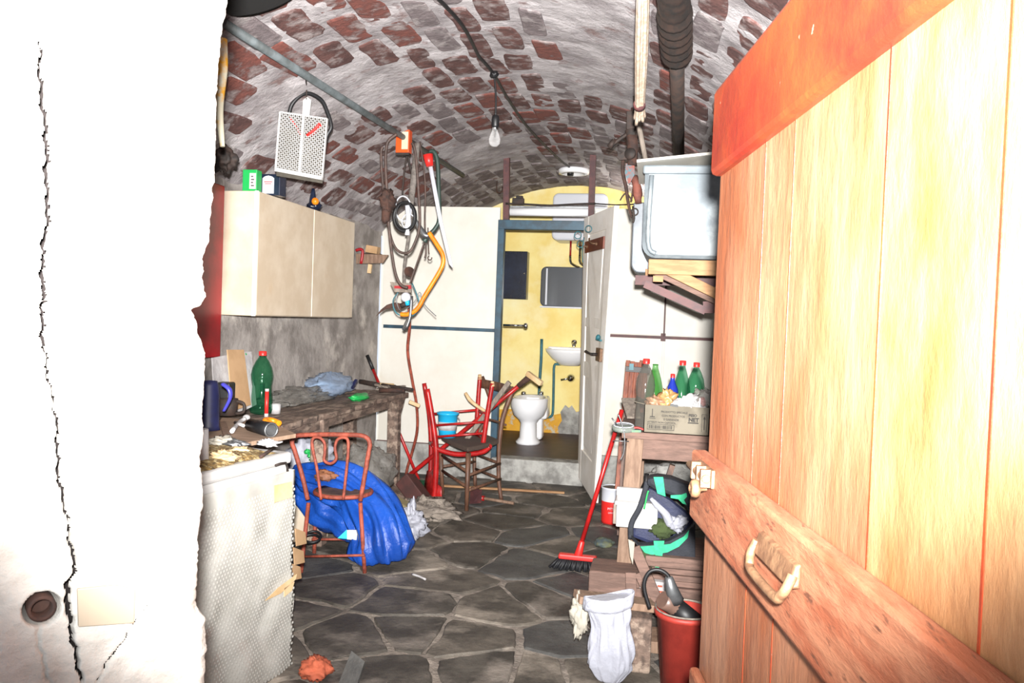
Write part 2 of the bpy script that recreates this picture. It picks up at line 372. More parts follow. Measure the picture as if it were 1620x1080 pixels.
for i, (y, a) in enumerate(bk):
    me = random.choice(var)
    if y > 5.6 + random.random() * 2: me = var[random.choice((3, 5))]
    up = V((math.sin(a), 0, math.cos(a)))
    rt = V((math.cos(a), 0, -math.sin(a)))
    rz = random.uniform(-.07, .07); p = vp_(a, y, .0 + random.uniform(-.003, .003))
    mt = Matrix(((rt.x, 0, up.x), (0, 1, 0), (rt.z, 0, up.z))) @ Matrix.Rotation(rz, 3, 'Z')
    sx, sy = random.uniform(.93, 1.15), random.uniform(.9, 1.09); far_ = min(1, max(0, (y - 4.5) / 2)); sx *= 1 + .05 * far_; sy *= 1 + .03 * far_
    if i < 296:
        o = bpy.data.objects.new('brick', me); COL.objects.link(o); o.parent = ceil
        o.matrix_local = Matrix.Translation(p) @ mt.to_4x4() @ Matrix.Diagonal((sx, sy, 1, 1))
    else:
        rest.add([p + mt @ V((q.co.x * sx, q.co.y * sy, q.co.z)) for q in me.vertices], [tuple(f.vertices) for f in me.polygons])
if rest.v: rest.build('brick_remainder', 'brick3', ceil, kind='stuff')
# --- left wall, right wall, washroom walls
m = MB(); m.grid(lambda u, v: V((XL + .015 * fbm(V((0, u * 14, v * 5)), .5) + .003 * fbm(V((3, u * 14, v * 5)), 3), YF - .1 + u * (YP - YF + .1), -.02 + v * 2.2)), 260, 90)
m.build('wall_left', 'greywall', kind='structure')
m = MB(); m.grid(lambda u, v: V((XR + .01 * fbm(V((5, u * 14, v * 5)), 1.5), YF - .1 + u * (YP - YF + .1), -.02 + v * 2.1)), 100, 50)
m.build('wall_right', 'greywall', kind='structure')
m = MB(); m.grid(lambda u, v: V((XL + u * (XR - XL), YB, .15 + v * 2.9)), 2, 2); m.build('wall_back', 'yellow', kind='structure')
def ochre_top(u): return .19 + .22 + .05 * noise.noise(V((u * 9, 1, 2)))
m = MB(); m.grid(lambda u, v: V((XL + u * (XR - XL), YB - .004, .18 + v * (ochre_top(u) - .18))), 60, 1); m.build('trim_1', 'ochre', kind='structure')
m = MB(); pr = [(-1.06, .19), (-1.07, .26), (-1.03, .33), (-1.05, .42), (-1.0, .50), (-.96, .47), (-.93, .50), (-.88, .43), (-.82, .45), (-.79, .38), (-.73, .37), (-.71, .29), (-.65, .27), (-.60, .19)]
m.prism([(x, YB - .006, z) for x, z in pr], (0, -.004, 0)); m.build('trim_2', 'curb', kind='structure')
m = MB(); m.b2((XL, YP + .07, .0), (XL + .02, YB, 2.1)); m.build('wall_bathroom_left', 'yellow', kind='structure')
m = MB(); m.b2((XR - .02, YP + .07, .0), (XR, YB, 2.1)); m.build('wall_bathroom_right', 'yellow', kind='structure')
m = MB(); m.b2((XL, YP + .1, .10), (XR, YB, .19)); m.build('floor_bathroom', 'redtile', kind='structure')
m = MB()
m.b2((XL, YP - .03, -.02), (-1.42, YP + .1, .27)); m.b2((-.62, YP - .03, -.02), (XR, YP + .1, .27)); m.b2((-1.42, YP - .06, -.02), (-.62, YP + .12, .195))
m.build('baseboard_back', 'curb', kind='structure', bevel=.01)
# --- partition of cream boards
wp = MB(); wp.b2((XL, YP + .02, .27), (-1.44, YP + .05, 2.36)); wp.b2((-.60, YP + .02, .27), (XR, YP + .05, 2.36))
wpo = wp.build('wall_partition', 'cream', kind='structure')
for (x0, x1, z0, z1) in ((XL + .03, -1.43, .27, 1.285), (XL + .03, -1.43, 1.305, 2.36), (-.61, -.0, .27, 1.285), (-.61, .0, 1.305, 2.36), (.012, XR, .27, 1.285), (.012, XR, 1.305, 2.36)):
    m = MB(); m.b2((x0, YP - .005, z0), (x1, YP + .02, z1)); m.build('panel', 'cream', wpo, bevel=.003)
m = MB(); m.b2((XL + .05, YP - .022, 1.278), (-1.43, YP - .005, 1.308)); m.build('rail', 'bluepaint', wpo)
m = MB(); m.b2((-.61, YP - .022, 1.278), (XR, YP - .005, 1.302)); m.build('rail', 'maroon', wpo)
m = MB(); m.b2((-.02, YP - .03, 1.26), (.02, YP - .005, 1.325)); m.b2((.0, YP - .03, 1.302), (.012, YP - .01, 2.36)); m.build('bracket', 'maroon', wpo)
m = MB(); m.b2((XL + .02, YP - .012, .262), (-1.43, YP - .004, .276)); m.build('edge_strip', 'maroon', wpo)
# --- blue door frame and maroon steel posts
m = MB(); m.b2((-1.44, YP - .03, .17), (-1.385, YP + .05, 2.24)); m.b2((-.66, YP - .03, .0), (-.61, YP + .05, 2.24)); m.b2((-1.44, YP - .032, 2.17), (-.61, YP + .05, 2.25))
m.build('trim_3', 'bluepaint', kind='structure', bevel=.003)
a, b = at(802, 246, Y=YP + .01), at(801, 352, Y=YP + .01); m = MB(); m.beam(a, b, .05, .05, (0, 1, 0)); m.build('trim_4', 'maroon', kind='structure')
a, b = at(939, 232, Y=YP + .01), at(935, 350, Y=YP + .01); m = MB(); m.beam(a, b, .05, .05, (0, 1, 0)); m.beam(a + V((-.03, 0, .0)), a + V((.02, 0, 0)), .05, .015); m.build('trim_5', 'maroon', kind='structure')
# --- front wall: left reveal of rough white plaster (towards the camera) and the room side of the wall
E0, F0 = V((-.70, 1.22, 0)), V((-1.15, .74, 0)); dU = (F0 - E0).normalized(); nU = V((-dU.y, dU.x, 0))
if nU.dot(V((0, 0, 0)) - E0) < 0: nU = -nU
def onreveal(px, py):
    d = ray(px, py); t = (E0 - O).dot(nU) / d.dot(nU); p = O + d * t
    return (p - E0).dot(dU), p.z
edge = [onreveal(*q) for q in ((372, -90), (366, 0), (356, 60), (350, 140), (347, 220), (344, 280), (338, 330), (334, 380), (325, 402), (324, 440), (331, 470), (322, 484), (307, 489), (316, 508), (320, 530), (330, 560), (330, 600), (327, 660), (329, 690), (322, 730), (327, 790), (318, 850), (317, 930), (316, 965), (330, 985), (332, 1030), (328, 1090), (320, 1180))]
edge.sort(key=lambda e: e[1])
ez = np.array([e[1] for e in edge]); eu = np.array([e[0] for e in edge])
crack = [onreveal(*q) for q in ((64, 66), (68, 130), (72, 200), (76, 270), (78, 330), (69, 390), (71, 450), (66, 525), (74, 560), (82, 620), (92, 690), (96, 770), (110, 840), (122, 905), (104, 925), (108, 965), (116, 1000), (128, 1080))]
crack2 = [onreveal(*q) for q in ((60, 990), (66, 1030), (76, 1080))]
crack3 = [onreveal(*q) for q in ((232, 960), (200, 1010), (176, 1040), (150, 1080))]
cw = [2.5, 5, 5, 5, 5, 4.5, 5, 4.5, 3, 2.5, 3.5, 4, 2.5, 5, 6, 6, 4, 3]
nu_, nv_ = 300, 560
zs = np.linspace(.55, 2.3, nv_); u01 = np.linspace(0, 1, nu_)
U = np.zeros((nv_, nu_)); Zg = np.repeat(zs[:, None], nu_, 1)
for j in range(nv_):
    u0 = float(np.interp(zs[j], ez, eu)) + .0035 * noise.noise(V((zs[j] * 60, 0, 1))) + .002 * noise.noise(V((zs[j] * 200, 0, 1)))
    U[j] = u0 + (u01 ** 1.15) * (.72 - u0)
def segd(pl, wds):
    best = np.full(U.shape, 9.0)
    for k in range(len(pl) - 1):
        a = np.array(pl[k]); b = np.array(pl[k + 1]); ab = b - a; t = np.clip(((U - a[0]) * ab[0] + (Zg - a[1]) * ab[1]) / (ab @ ab), 0, 1)
        wig = .0014 * np.sin(Zg * 130) + .001 * np.sin(Zg * 291 + 1) + .0012 * np.sin(Zg * 47)
        dd = np.hypot(U + wig - a[0] - t * ab[0], Zg - a[1] - t * ab[1]); w0 = (wds[k] * (1 - t) + wds[k + 1] * t) / 1000 * .56
        best = np.minimum(best, dd / w0)
    return best
dep = -.012 * np.clip(1.6 - segd(crack, cw), 0, 1) - .004 * np.clip(1.6 - segd(crack2, [3, 3, 2]), 0, 1) - .005 * np.clip(1.6 - segd(crack3, [3, 4, 4, 3]), 0, 1)
hu, hz_ = onreveal(66, 962); dep -= .05 * np.clip(1.25 - np.hypot(U - hu, (Zg - hz_)) / .021, 0, .4) / .4
mask_ = np.zeros(U.shape)
vs = []
for j in range(nv_):
    for i in range(nu_):
        q = V((U[j, i] * 4, zs[j] * 4, 0)); h = .011 * noise.noise(q * .9) + .005 * noise.noise(q * 3) + .0018 * noise.noise(q * 9) + .0012 * (1 - abs(noise.noise(q * 5 + V((9, 0, 0))))) ** 6 + dep[j, i]
        ed = (U[j, i] - U[j, 0]); h -= .02 * max(0, 1 - ed / .018) ** 2
        vs.append(E0 + dU * U[j, i] + nU * h + V((0, 0, zs[j])))
w_ = nu_; cut = (segd(crack, cw) < 1.0) | (segd(crack3, [1, 2.5, 2.5, 2]) < 1)
fs = [(j * w_ + i, j * w_ + i + 1, (j + 1) * w_ + i + 1, (j + 1) * w_ + i) for j in range(nv_ - 1) for i in range(nu_ - 1) if not cut[j, i]]
m = MB(); m.v = vs; m.f = fs; m.sm = [True] * len(fs)
# edge returns into the wall, then the room side of the wall
base = len(m.v)
for j in range(nv_):
    p = vs[j * w_]; m.v += [p + V((-.05, .05, 0)) + V((.01, 0, 0)) * noise.noise(V((0, 0, zs[j] * 20))), V((-.95, YF, zs[j])), V((XL - .05, YF, zs[j]))]
for j in range(nv_ - 1):
    c = [j * w_, base + 3 * j, base + 3 * j + 1, base + 3 * j + 2]; d = [(j + 1) * w_, base + 3 * j + 3, base + 3 * j + 4, base + 3 * j + 5]
    for k in range(3): m.f.append((c[k], d[k], d[k + 1], c[k + 1])); m.sm.append(False)
m.hexa([V((-1.0, .75, -.02)), V((-.74, 1.24, -.02)), V((-.95, YF, -.02)), V((XL, YF, -.02)), V((-1.0, .75, .56)), V((-.74, 1.24, .56)), V((-.95, YF, .56)), V((XL, YF, .56))])
wf = m.build('wall_front', 'plaster', kind='structure')
m = MB(); m.b2((.40, .3, -.02), (XR + .3, YF - .35, 2.9)); m.b2((-3.0, 1.30, 2.36), (XR + .3, YF, 3.1)); m.b2((-3.0, .35, -.02), (-1.35, YF, 3.1)); m.build('wall_front_right', 'plaster', kind='structure')
m = MB(); m.hexa([E0 + dU * u + nU * o + V((0, 0, z)) for z in (.6, 2.25) for u, o in ((.10, -.09), (.70, -.09), (.70, -.06), (.10, -.06))]); m.build('crack_cavity', 'cavity', wf)  # backing slab, the shade inside the crack put into its dark colour
# hole with a rusty pipe end, strike plate, in the reveal
hp = E0 + dU * hu + V((0, 0, hz_)); m = MB(); m.lathe([(.019, -.03), (.019, .002), (.014, .004), (.0135, -.03)], hp, nU, 20); m.lathe([(.0, -.028), (.0138, -.026)], hp, nU, 14)
m.build('pipe_stub', 'rust', wf)
pl = [E0 + dU * onreveal(*q)[0] + V((0, 0, onreveal(*q)[1])) for q in ((122, 988), (210, 982), (212, 928), (180, 922), (120, 928))]
m = MB(); m.prism([p + nU * .0055 for p in pl], nU * .006); m.build('strike_plate', M('painted_plate', '968a78', '8a6c50', 14, .5, lo=.55, hi=.65), wf, bevel=.0015)

# --- open plank door at the right (hinged beyond the frame)
DY = 1.85
P0 = at(1130, 500, Y=DY); dd = V((math.sin(R(9.1)), -math.cos(R(9.1)), 0)); dn = V((-dd.y, dd.x, 0))
if dn.x > 0: dn = -dn
P0 = V((P0.x, P0.y, 0))
def dpt(px, py, off=0):
    d = ray(px, py); t = (P0 + dn * off - O).dot(dn) / d.dot(dn); p = O + d * t; return (p - P0).dot(dd), p.z
def dw(t, z, off): return P0 + dd * t + V((0, 0, z)) + dn * off
def dbox(t0, t1, z0, z1, o0, o1, m=None):
    m = m or MB(); return m.hexa([dw(t0, z0, o0), dw(t1, z0, o0), dw(t1, z0, o1), dw(t0, z0, o1), dw(t0, z1, o0), dw(t1, z1, o0), dw(t1, z1, o1), dw(t0, z1, o1)])
tr_b = dpt(1150, 272)[1]; mb_t = dpt(1112, 722, .03)[1]; mb_b = dpt(1092, 815, .03)[1]; bt_t = dpt(1085, 1010, .0)[1]
seams = [dpt(1200, 500)[0], dpt(1245, 500)[0], dpt(1395, 400)[0]]
ts = [.0, seams[0], seams[1], seams[2], seams[2] + .24, seams[2] + .46, 1.25]
m = dbox(.004, 1.25, .02, 1.88, -.035, -.012); door1 = m.build('door_1', 'doorr', kind='structure')
ztop = dpt(1130, 165, .0)[1]
for i in range(len(ts) - 1):
    m = dbox(ts[i] + .0016, ts[i + 1] - .0016, .02, ztop - .01, -.03, .0)
    m.build('plank', ['doorr', 'doorw', 'doorw', 'doorl', 'doorl', 'doorw'][i] if i else 'doorw', door1, bevel=.001)
for s_ in ts[1:-1]: dbox(s_ - .0019, s_ + .0019, .02, ztop - .02, -.02, .0007).build('joint_bead', 'doorr', door1)
dbox(-.004, 1.25, tr_b, ztop + .005, -.03, .022).build('top_rail', 'doorr', door1, bevel=.012)
dbox(-.012, 1.25, mb_b, mb_t, .0, .034).build('batten', 'doorb', door1, bevel=.006)
dbox(.0, 1.25, .02, bt_t, .0, .022).build('bottom_rail', 'doorb', door1, bevel=.008)
# sliding bolt with round knob near the free edge
t0, z0 = dpt(1116, 768, .04); m = MB()
dbox(t0 - .075, t0 + .055, z0 + .004, z0 + .040, .034, .041, m); m.tube([dw(t0 - .115, z0 + .022, .05), dw(t0 + .05, z0 + .022, .05)], .0085, 12, 1)
for k in (-.05, .0, .04): dbox(t0 + k - .006, t0 + k + .006, z0 + .004, z0 + .040, .040, .060, m)
bo = m.build('door_bolt', 'brass', door1, bevel=.0015)
m = MB(); m.lathe([(.004, 0), (.006, .012), (.0165, .016), (.0185, .022), (.0165, .030), (.010, .033), (.009, .031), (.006, .035), (0, .036)], dw(t0 + .012, z0 - .004, .04), dn, 24); m.build('knob', 'brass', bo)
t1, z1 = dpt(1230, 880, .04); tn = dpt(1200, 865, .04)[0]; tw = dpt(1262, 905, .04)[0]
zt_ = (dpt(1202, 850, .04)[1] + dpt(1260, 886, .04)[1]) / 2; zb_ = (dpt(1210, 922, .05)[1] + dpt(1245, 950, .05)[1]) / 2; tn = dpt(1200, 880, .04)[0]; tw = dpt(1260, 915, .04)[0]
m = MB(); m.hexa([dw(tn, zt_ - .030, .034), dw(tw, zt_ - .030, .034), dw(tw, zt_ - .030, .050), dw(tn, zt_ - .030, .050), dw(tn, zt_ + .004, .034), dw(tw, zt_ + .004, .034), dw(tw, zt_ + .0, .042), dw(tn, zt_ + .0, .042)])
pb = m.build('handle_plate', 'brass', door1, bevel=.003)
m = MB(); m.tube([dw(tn + .003, zt_ - .012, .044), dw(tn + .002, zt_ - .03, .052), dw(tn + .012, zb_ + .008, .056), dw(tn + .03, zb_, .058), dw(tw - .03, zb_, .058), dw(tw - .012, zb_ + .008, .056), dw(tw - .002, zt_ - .03, .052), dw(tw - .003, zt_ - .012, .044)], .0068, 10, 5); m.build('pull_handle', 'brass', door1)

# --- white panelled door of the washroom, ajar
h0, h1 = at(915, 754, Y=YP - .02), at(925, 345, Y=YP - .02); f0, f1 = at(940, 795, Y=6.17), at(973, 325, Y=6.17)
e1 = (f0 - h0).normalized(); nd = e1.cross(V((0, 0, 1))).normalized()
if nd.x > 0: nd = -nd
def wd(u, v, off): 
    a = h0.lerp(f0, u); b = h1.lerp(f1, u); return a.lerp(b, v) + nd * off
def wbox(u0, u1, v0, v1, o0, o1, m=None):
    m = m or MB(); return m.hexa([wd(u0, v0, o0), wd(u1, v0, o0), wd(u1, v0, o1), wd(u0, v0, o1), wd(u0, v1, o0), wd(u1, v1, o0), wd(u1, v1, o1), wd(u0, v1, o1)])
d2 = wbox(0, 1, 0, 1, -.03, -.012).build('door_2', 'whitedoor', kind='structure')
m = MB(); wbox(0, .17, 0, 1, -.012, .006, m); wbox(.78, 1, 0, 1, -.012, .006, m)
for v0, v1 in ((0, .12), (.40, .455), (.585, .62), (.93, 1)): wbox(.17, .78, v0, v1, -.012, .005, m)
wbox(1.0, 1.012, 0, 1, -.03, .006, m)
m.build('frame', 'whitedoor', d2, bevel=.003)
for v0, v1 in ((.12, .40), (.455, .585), (.62, .93)): wbox(.26, .69, v0 + .022, v1 - .022, -.012, -.001).build('panel', 'whitedoor', d2, bevel=.006)
wbox(.80, .965, .475, .52, .006, .030).build('lock_box', 'brass', d2, bevel=.003)
m = MB(); m.tube([wd(.86, .498, .03), wd(.86, .498, .07)], .012, 10, 1); m.tube([wd(.86, .498, .07), wd(.80, .499, .078), wd(.62, .502, .075)], [.012, .009, .011], 10, 4); m.build('handle', 'dark', d2)
m = MB(); m.tube([wd(.80, .548, .03), wd(.98, .548, .03)], .008, 8, 1); m.blob(wd(.86, .556, .03), (.018, .02, .022), .2); m.build('latch', 'teal', d2)
rk = wbox(.12, .78, .862, .905, .006, .02).build('hook_rack', M('rack_wood', '7b3c26', '5f2d1d', 8, .5), d2, bevel=.002)
for u in (.25, .6):
    m = MB(); m.tube([wd(u, .885, .02), wd(u, .884, .06), wd(u - .05, .892, .075), wd(u - .09, .905, .07)], .007, 8, 4); m.blob(wd(u, .883, .03), (.012, .012, .014)); m.build('hook', 'brass', d2)
wl_ = T('wire_loops', 'dark green wire loops hanging from the hook rack on the white door', 'wire', at(922, 386, Y=6.8))
for (cx_, cz_, r_) in ((922, 386, .028), (918, 372, .03), (935, 362, .026)): m = MB(); m.ring(at(cx_, cz_, Y=6.85 if cx_ < 930 else 6.6) + V((-.02, 0, 0)), r_, .004, (.2, 1, 0), 24, 6); m.build('loop', 'teal', wl_)
m = MB(); m.tube([wd(.3, .90, .07), at(924, 376, Y=6.7), at(921, 398, Y=6.7), at(922, 415, Y=6.7)], .004, 6, 4)
m.build('wire_end', 'teal', wl_)
# ================= overhead =================
def pts(lst, **k): return [at(x, y, **k) for x, y in lst]
a, b = onvault(352, 35, .045), onvault(732, 277, .045); print('CONDUIT', a, b, onvault(560,170,.04))
m = MB(); m.tube([a, b], .020, 12, 1); m.build('conduit_pipe', 'pipe', label='grey metal pipe running along the left haunch of the vault', cat='pipe')
def onbar(px): # point of the pipe under a pixel column
    best = min((abs((CX + F * (p - O).dot(ax_r) / (p - O).dot(ax_f)) - px), i) for i, p in ((i, a.lerp(b, i / 400)) for i in range(401)))
    return a.lerp(b, best[1] / 400)
m = MB(); cp = [onvault(x, y, .022) for x, y in ((680, -15), (715, 20), (738, 50), (757, 88), (765, 97), (782, 118), (800, 150), (830, 195), (860, 228), (885, 252), (903, 266))]
m.tube(cp, .009, 8, 3); cb = m.build('ceiling_cable', 'black', label='black electric cable clipped across the brick vault', cat='cable')
bp = onvault(782, 118, .03); lb = bp + V((0, 0, -.28)); tp = at(784, 185, Y=bp.y); bt = at(782, 232, Y=bp.y)
t = T('light_bulb', 'bare glass light bulb hanging from a black flex under the vault', 'light bulb', bt)
m = MB(); m.tube([bp, bp.lerp(tp, .5) + V((.006, 0, 0)), tp], .0055, 6, 4); m.blob(bp, (.025, .025, .02), .3); m.build('flex', 'black', t)
hh = (tp.z - bt.z); m = MB(); m.lathe([(.008, 0), (.02, -.008), (.023, -.03), (.022, -.065), (.017, -.075), (0, -.075)], tp + V((0, 0, .012)), n=18); m.build('lamp_holder', 'black', t)
m = MB(); g0 = tp.z - .06; gl = g0 - bt.z; m.lathe([(.0145, gl), (.016, gl * .85), (.026, gl * .62), (.034, gl * .38), (.031, gl * .16), (.018, gl * .03), (0, 0)], bt, n=24); m.build('glass', 'clear', t)
m = MB(); m.lathe([(.015, 0), (.015, -.02), (.004, -.03), (.003, -.06), (0, -.06)], V((tp.x, tp.y, g0 + .004)), n=12); m.build('cap', 'chrome', t)
c = onvault(908, 270, .03); t = T('ceiling_lamp_base', 'round white ceiling lamp base without a bulb near the far end of the vault', 'lamp', c)
m = MB(); m.lathe([(0, .02), (.13, .02), (.15, 0), (.14, -.03), (.10, -.035), (.09, -.012), (.0, -.012)], c, n=32); m.build('housing', 'china', t)
m = MB(); m.lathe([(0, .0), (.035, 0), (.03, -.05), (0, -.05)], c + V((-.03, -.02, 0)), n=12); m.build('socket', 'black', t)
c = onvault(788, 290, .03); m = MB(); m.tube([c + V((-.01, 0, .03)), c + V((-.012, 0, -.06)), c + V((.01, 0, -.09)), c + V((.04, 0, -.075)), c + V((.045, 0, -.03))], .006, 6, 5); m.build('ceiling_hook', 'rust', label='small rusty hook in the vault left of the maroon post', cat='hook')
# black cap with the flue's inner shade as colour; yellow hose at the jamb
c = onvault(415, -8, .035); nrm = V((VX - c.x, 0, VZ - c.z)).normalized()
m = MB(); m.lathe([(0, .022), (.06, .02), (.11, .016), (.13, -.03)], c, nrm, 28, (1, 1.5)); m.build('flue_hole', 'flue', ceil)
m = MB(); m.tube([at(350, 62, Y=2.6), at(351, 110, Y=2.6), at(347, 170, Y=2.6), at(352, 232, Y=2.6)], [.02, .02, .014, .008], 10, 6); m.build('yellow_hose', 'ochre', label='yellow brown hose hanging behind the edge of the white jamb', cat='hose')
m = MB(); m.blob(at(356, 252, Y=3.6), (.05, .05, .06), .4, 2, 3); m.tube([at(356, 252, Y=3.6), at(352, 262, Y=3.6)], .03, 8, 1); m.build('dark_sack', 'dark', label='dark rag hanging above the red board beside the white jamb', cat='rag')
# reed bundle, black pipe on the right of the vault
a_, b_ = at(1017, -40, Y=2.95), at(1011, 188, Y=3.75)
t = T('reed_bundle', 'bundle of pale reeds tied under the vault, right of centre', 'reeds', b_)
dr = (b_ - a_).normalized()
for k in range(9):
    an = k * 2.4; r_ = .0065 * math.sqrt(k + .3); of = ax_r * math.cos(an) * r_ + V((0, 0, 1)) * math.sin(an) * r_
    m = MB(); m.tube([a_ + of, a_.lerp(b_, .5) + of * 1.2, b_ + of * .9 - dr * .10, b_ + of * 1.45 + dr * random.uniform(-.01, .01)], .0085, 6, 3); m.build('reed', 'cane', t)
m = MB(); q_ = b_ - dr * .10; m.tube([q_ - dr * .012, q_ + dr * .012], .0265, 12, 1); m.build('tie', 'maroon', t)
p1, p2, p3 = onvault(1064, -40, .08), onvault(1071, 92, .08), at(1074, 262, Y=5.0); print('PIPE', p1, p2, p3, onvault(1074, 252, .05))
t = T('drain_pipe', 'thick dark drain pipe with ribbed sleeve, under the vault above the zinc tank', 'pipe', p3)
m = MB(); m.tube([p2, p3], .032, 14, 1); m.build('pipe_run', 'dark', t)
P_ = []; rr = []
for k in range(41): P_.append(p1.lerp(p2, k / 40)); rr.append(.058 + (.009 if k % 4 < 2 else -.004) * (1 if k > 14 else .25))
rr[-1] = .035; m = MB(); m.tube(P_, rr, 16, 1); m.build('ribbed_sleeve', 'dark', t)
# cluster of old iron tools hanging from the vault by the tank
Yc = 4.9; hk = at(1003, 168, Y=Yc)
def pc(x, y, o=0): return at(x, y, Y=Yc + o)
G = 'iron tools hanging beside the zinc tank'
t = T('iron_clamp', 'black iron clamp at the top of the tool cluster beside the zinc tank', 'clamp', pc(1000, 250), G)
m = MB(); m.beam(pc(996, 176), pc(996, 205), .035, .03); m.beam(pc(1004, 178), pc(1002, 212), .03, .03); m.tube([pc(998, 205), pc(1000, 235)], [.035, .025], 8, 1, .3, 2, 1); m.build('jaw', 'dark', t, bevel=.004)
m = MB(); m.tube([pc(1000, 208), pc(985, 217), pc(963, 233)], [.012, .013, .012], 8, 3); m.tube([pc(972, 222), pc(964, 233)], .018, 8, 1); m.build('handle', 'dark', t)
m = MB(); m.tube([pc(1009, 190, -.05), pc(1016, 225, -.05), pc(1022, 256, -.05)], [.016, .016, .014], 8, 3); m.build('iron_bar', 'greyw', label='grey wooden tool handle at the right of the hanging iron tools', cat='handle', group=None)
t = T('hand_drill', 'rusty hand drill with wheel in the middle of the hanging iron tools', 'drill', pc(998, 280), G)
m = MB(); m.tube([pc(1000, 215, -.03), pc(1001, 245, -.03), pc(1000, 262, -.03)], [.035, .028, .034], 10, 3, .35, 2, 5); m.build('body', 'rust', t)
m = MB(); m.lathe([(0, .012), (.032, .01), (.035, 0), (.032, -.01), (0, -.012)], pc(997, 243, -.07), (-.3, -1, .1), 20); m.build('wheel', 'dark', t)
m = MB(); m.prism([pc(975, 248, -.05), pc(988, 240, -.05), pc(994, 243, -.05), pc(992, 252, -.05), pc(980, 253, -.05)], (0, .02, 0)); m.build('blade', 'dark', t)
m = MB(); m.prism([pc(990, 258, -.04), pc(1004, 262, -.04), pc(1004, 276, -.04), pc(995, 293, -.04), pc(989, 276, -.04)], (0, .02, 0)); m.build('pliers', M('teal_red_paint', '7c3a2c', '38616a', 40, .6), label='red and teal worn pliers among the hanging iron tools', cat='pliers')
m = MB(); m.tube(pts([(986, 250), (985, 272), (990, 295), (994, 322), (999, 345)], Y=Yc - .02), [.01, .012, .012, .01, .006], 7, 3); m.tube(pts([(1002, 262), (1003, 290), (998, 320)], Y=Yc), .006, 6, 3); m.build('iron_rods', 'rust', label='thin rusty rods hanging below the hand drill', cat='rod')
m = MB(); m.tube([pc(1003, 278), pc(1008, 300), pc(1010, 322)], [.02, .028, .02], 8, 3, .2); m.build('rusty_cylinder', M('rust_red', '7a4538', '4e2c24', 14, .8), label='rust red cylinder at the bottom of the hanging tools', cat='tool')
m = MB(); m.tube(pts([(981, 317), (986, 309), (992, 306), (1000, 318)], Y=Yc), .005, 6, 4); m.tube(pts([(1001, 326), (1003, 345), (1001, 352)], Y=Yc), .007, 5, 2); m.ring(pc(1004, 335), .02, .004, (0, 1, 0)); m.build('wire', 'dark', label='bent wire and chain hanging below the rusty tools', cat='wire')
m = MB(); m.tube([onvault(1003, 150, .0), hk, pc(1001, 190)], .006, 6, 2); m.build('wire_hanger', 'dark', label='wire hanger holding the iron tools to the vault', cat='wire')

# ================= tank on its shelf (right) =================
TY = 4.25; xr = .50
tl, trp = at(1013, 262, Y=TY), None
x0 = at(1018, 330, Y=TY).x; ztop = at(1060, 262, Y=TY).z; zbot = at(1060, 408, Y=TY).z
t = T('zinc_tank', 'big grey zinc tank with rounded corners on the bracket shelf', 'tank', V(((x0 + xr) / 2, TY + .25, zbot)))
cx_, cz_, hx, hz2 = (x0 + xr) / 2, (ztop + zbot) / 2, (xr - x0) / 2, (ztop - zbot) / 2
def rr2(hx, hz, r, n=5):
    out = []
    for sx, sz, s in ((1, -1, -90), (1, 1, 0), (-1, 1, 90), (-1, -1, 180)):
        r_ = r if sz < 0 else r * .25
        for k in range(n + 1):
            an = R(s + 90 * k / n); out.append((sx * (hx - r_) + r_ * math.cos(an), sz * (hz - r_) + r_ * math.sin(an)))
    return out
prof = rr2(hx, hz2, .07)
m = MB(); ys = [(TY - .0, .93), (TY + .018, 1), (TY + .62, 1), (TY + .64, .93)]; n = len(prof)
for y, s_ in ys: m.v += [V((cx_ + px * s_, y, cz_ + pz * s_)) for px, pz in prof]
m.f += [(i * n + j, i * n + (j + 1) % n, (i + 1) * n + (j + 1) % n, (i + 1) * n + j) for i in range(3) for j in range(n)] + [tuple(range(n)), tuple(range(3 * n, 4 * n))]; m.sm = [False] * len(m.f)
m.build('tank_body', 'zinc', t, bevel=.004)
m = MB(); m.box((cx_, TY + .0, ztop - .02), (2 * hx + .02, .03, .045)); m.build('rim', 'zinc', t, bevel=.01)
m = MB(); m.tube([V((x0 + .035, TY - .012, ztop - .05)), V((x0 + .03, TY - .012, zbot + .08)), V((x0 + .07, TY - .012, zbot + .02))], .012, 8, 4); m.build('folded_edge', 'zinc', t)
# second tank/side panel behind and left
la, lb_, lc, ld = at(1007, 262, Y=TY - .06), at(1130, 246, Y=TY - .06), V((xr, TY + .65, ztop + .03)), V((x0 - .03, TY + .65, ztop + .01))
m = MB(); la.z = ztop + .005; lb_.z = ztop + .045
m.prism([la, lb_, V((xr, TY + .6, ztop + .05)), V((x0 - .05, TY + .6, ztop + .005))], (0, 0, .014)); m.build('lid_board', 'cream', label='white board laid as a lid on the zinc tank', cat='board', bevel=.002)
za = zbot - .005
bY0, bY1 = TY - .06, TY + .60
bx = at(1026, 420, Y=bY0).x
t = T('tank_shelf', 'pine and maroon steel bracket shelf carrying the zinc tank', 'shelf', V((bx, TY, za - .3)))
def dpx(n): return n / (F / (TY + .0))
m = MB(); m.beam(V((bx, bY0 + .02, za - .045)), V((XR, bY0 + .02, za - .045)), .045, .075); m.build('cross_board', 'woodx', t, bevel=.003)
m = MB(); m.beam(V((bx - .03, bY1, za - .06)), V((XR, bY1, za - .06)), .045, .09); m.build('cross_board', 'woodx', t, bevel=.003)
m = MB(); m.beam(V((bx + .05, bY0, za - .105)), V((bx + .05, bY1, za - .06)), .05, .03); m.build('bearer', 'woodx', t); m = MB(); m.beam(V((xr, bY0, za - .105)), V((xr, bY1, za - .06)), .05, .03); m.build('bearer', 'woodx', t)
s0, s1 = at(1050, 438, Y=bY0 + .05), at(1132, 500, Y=bY0 + .05)
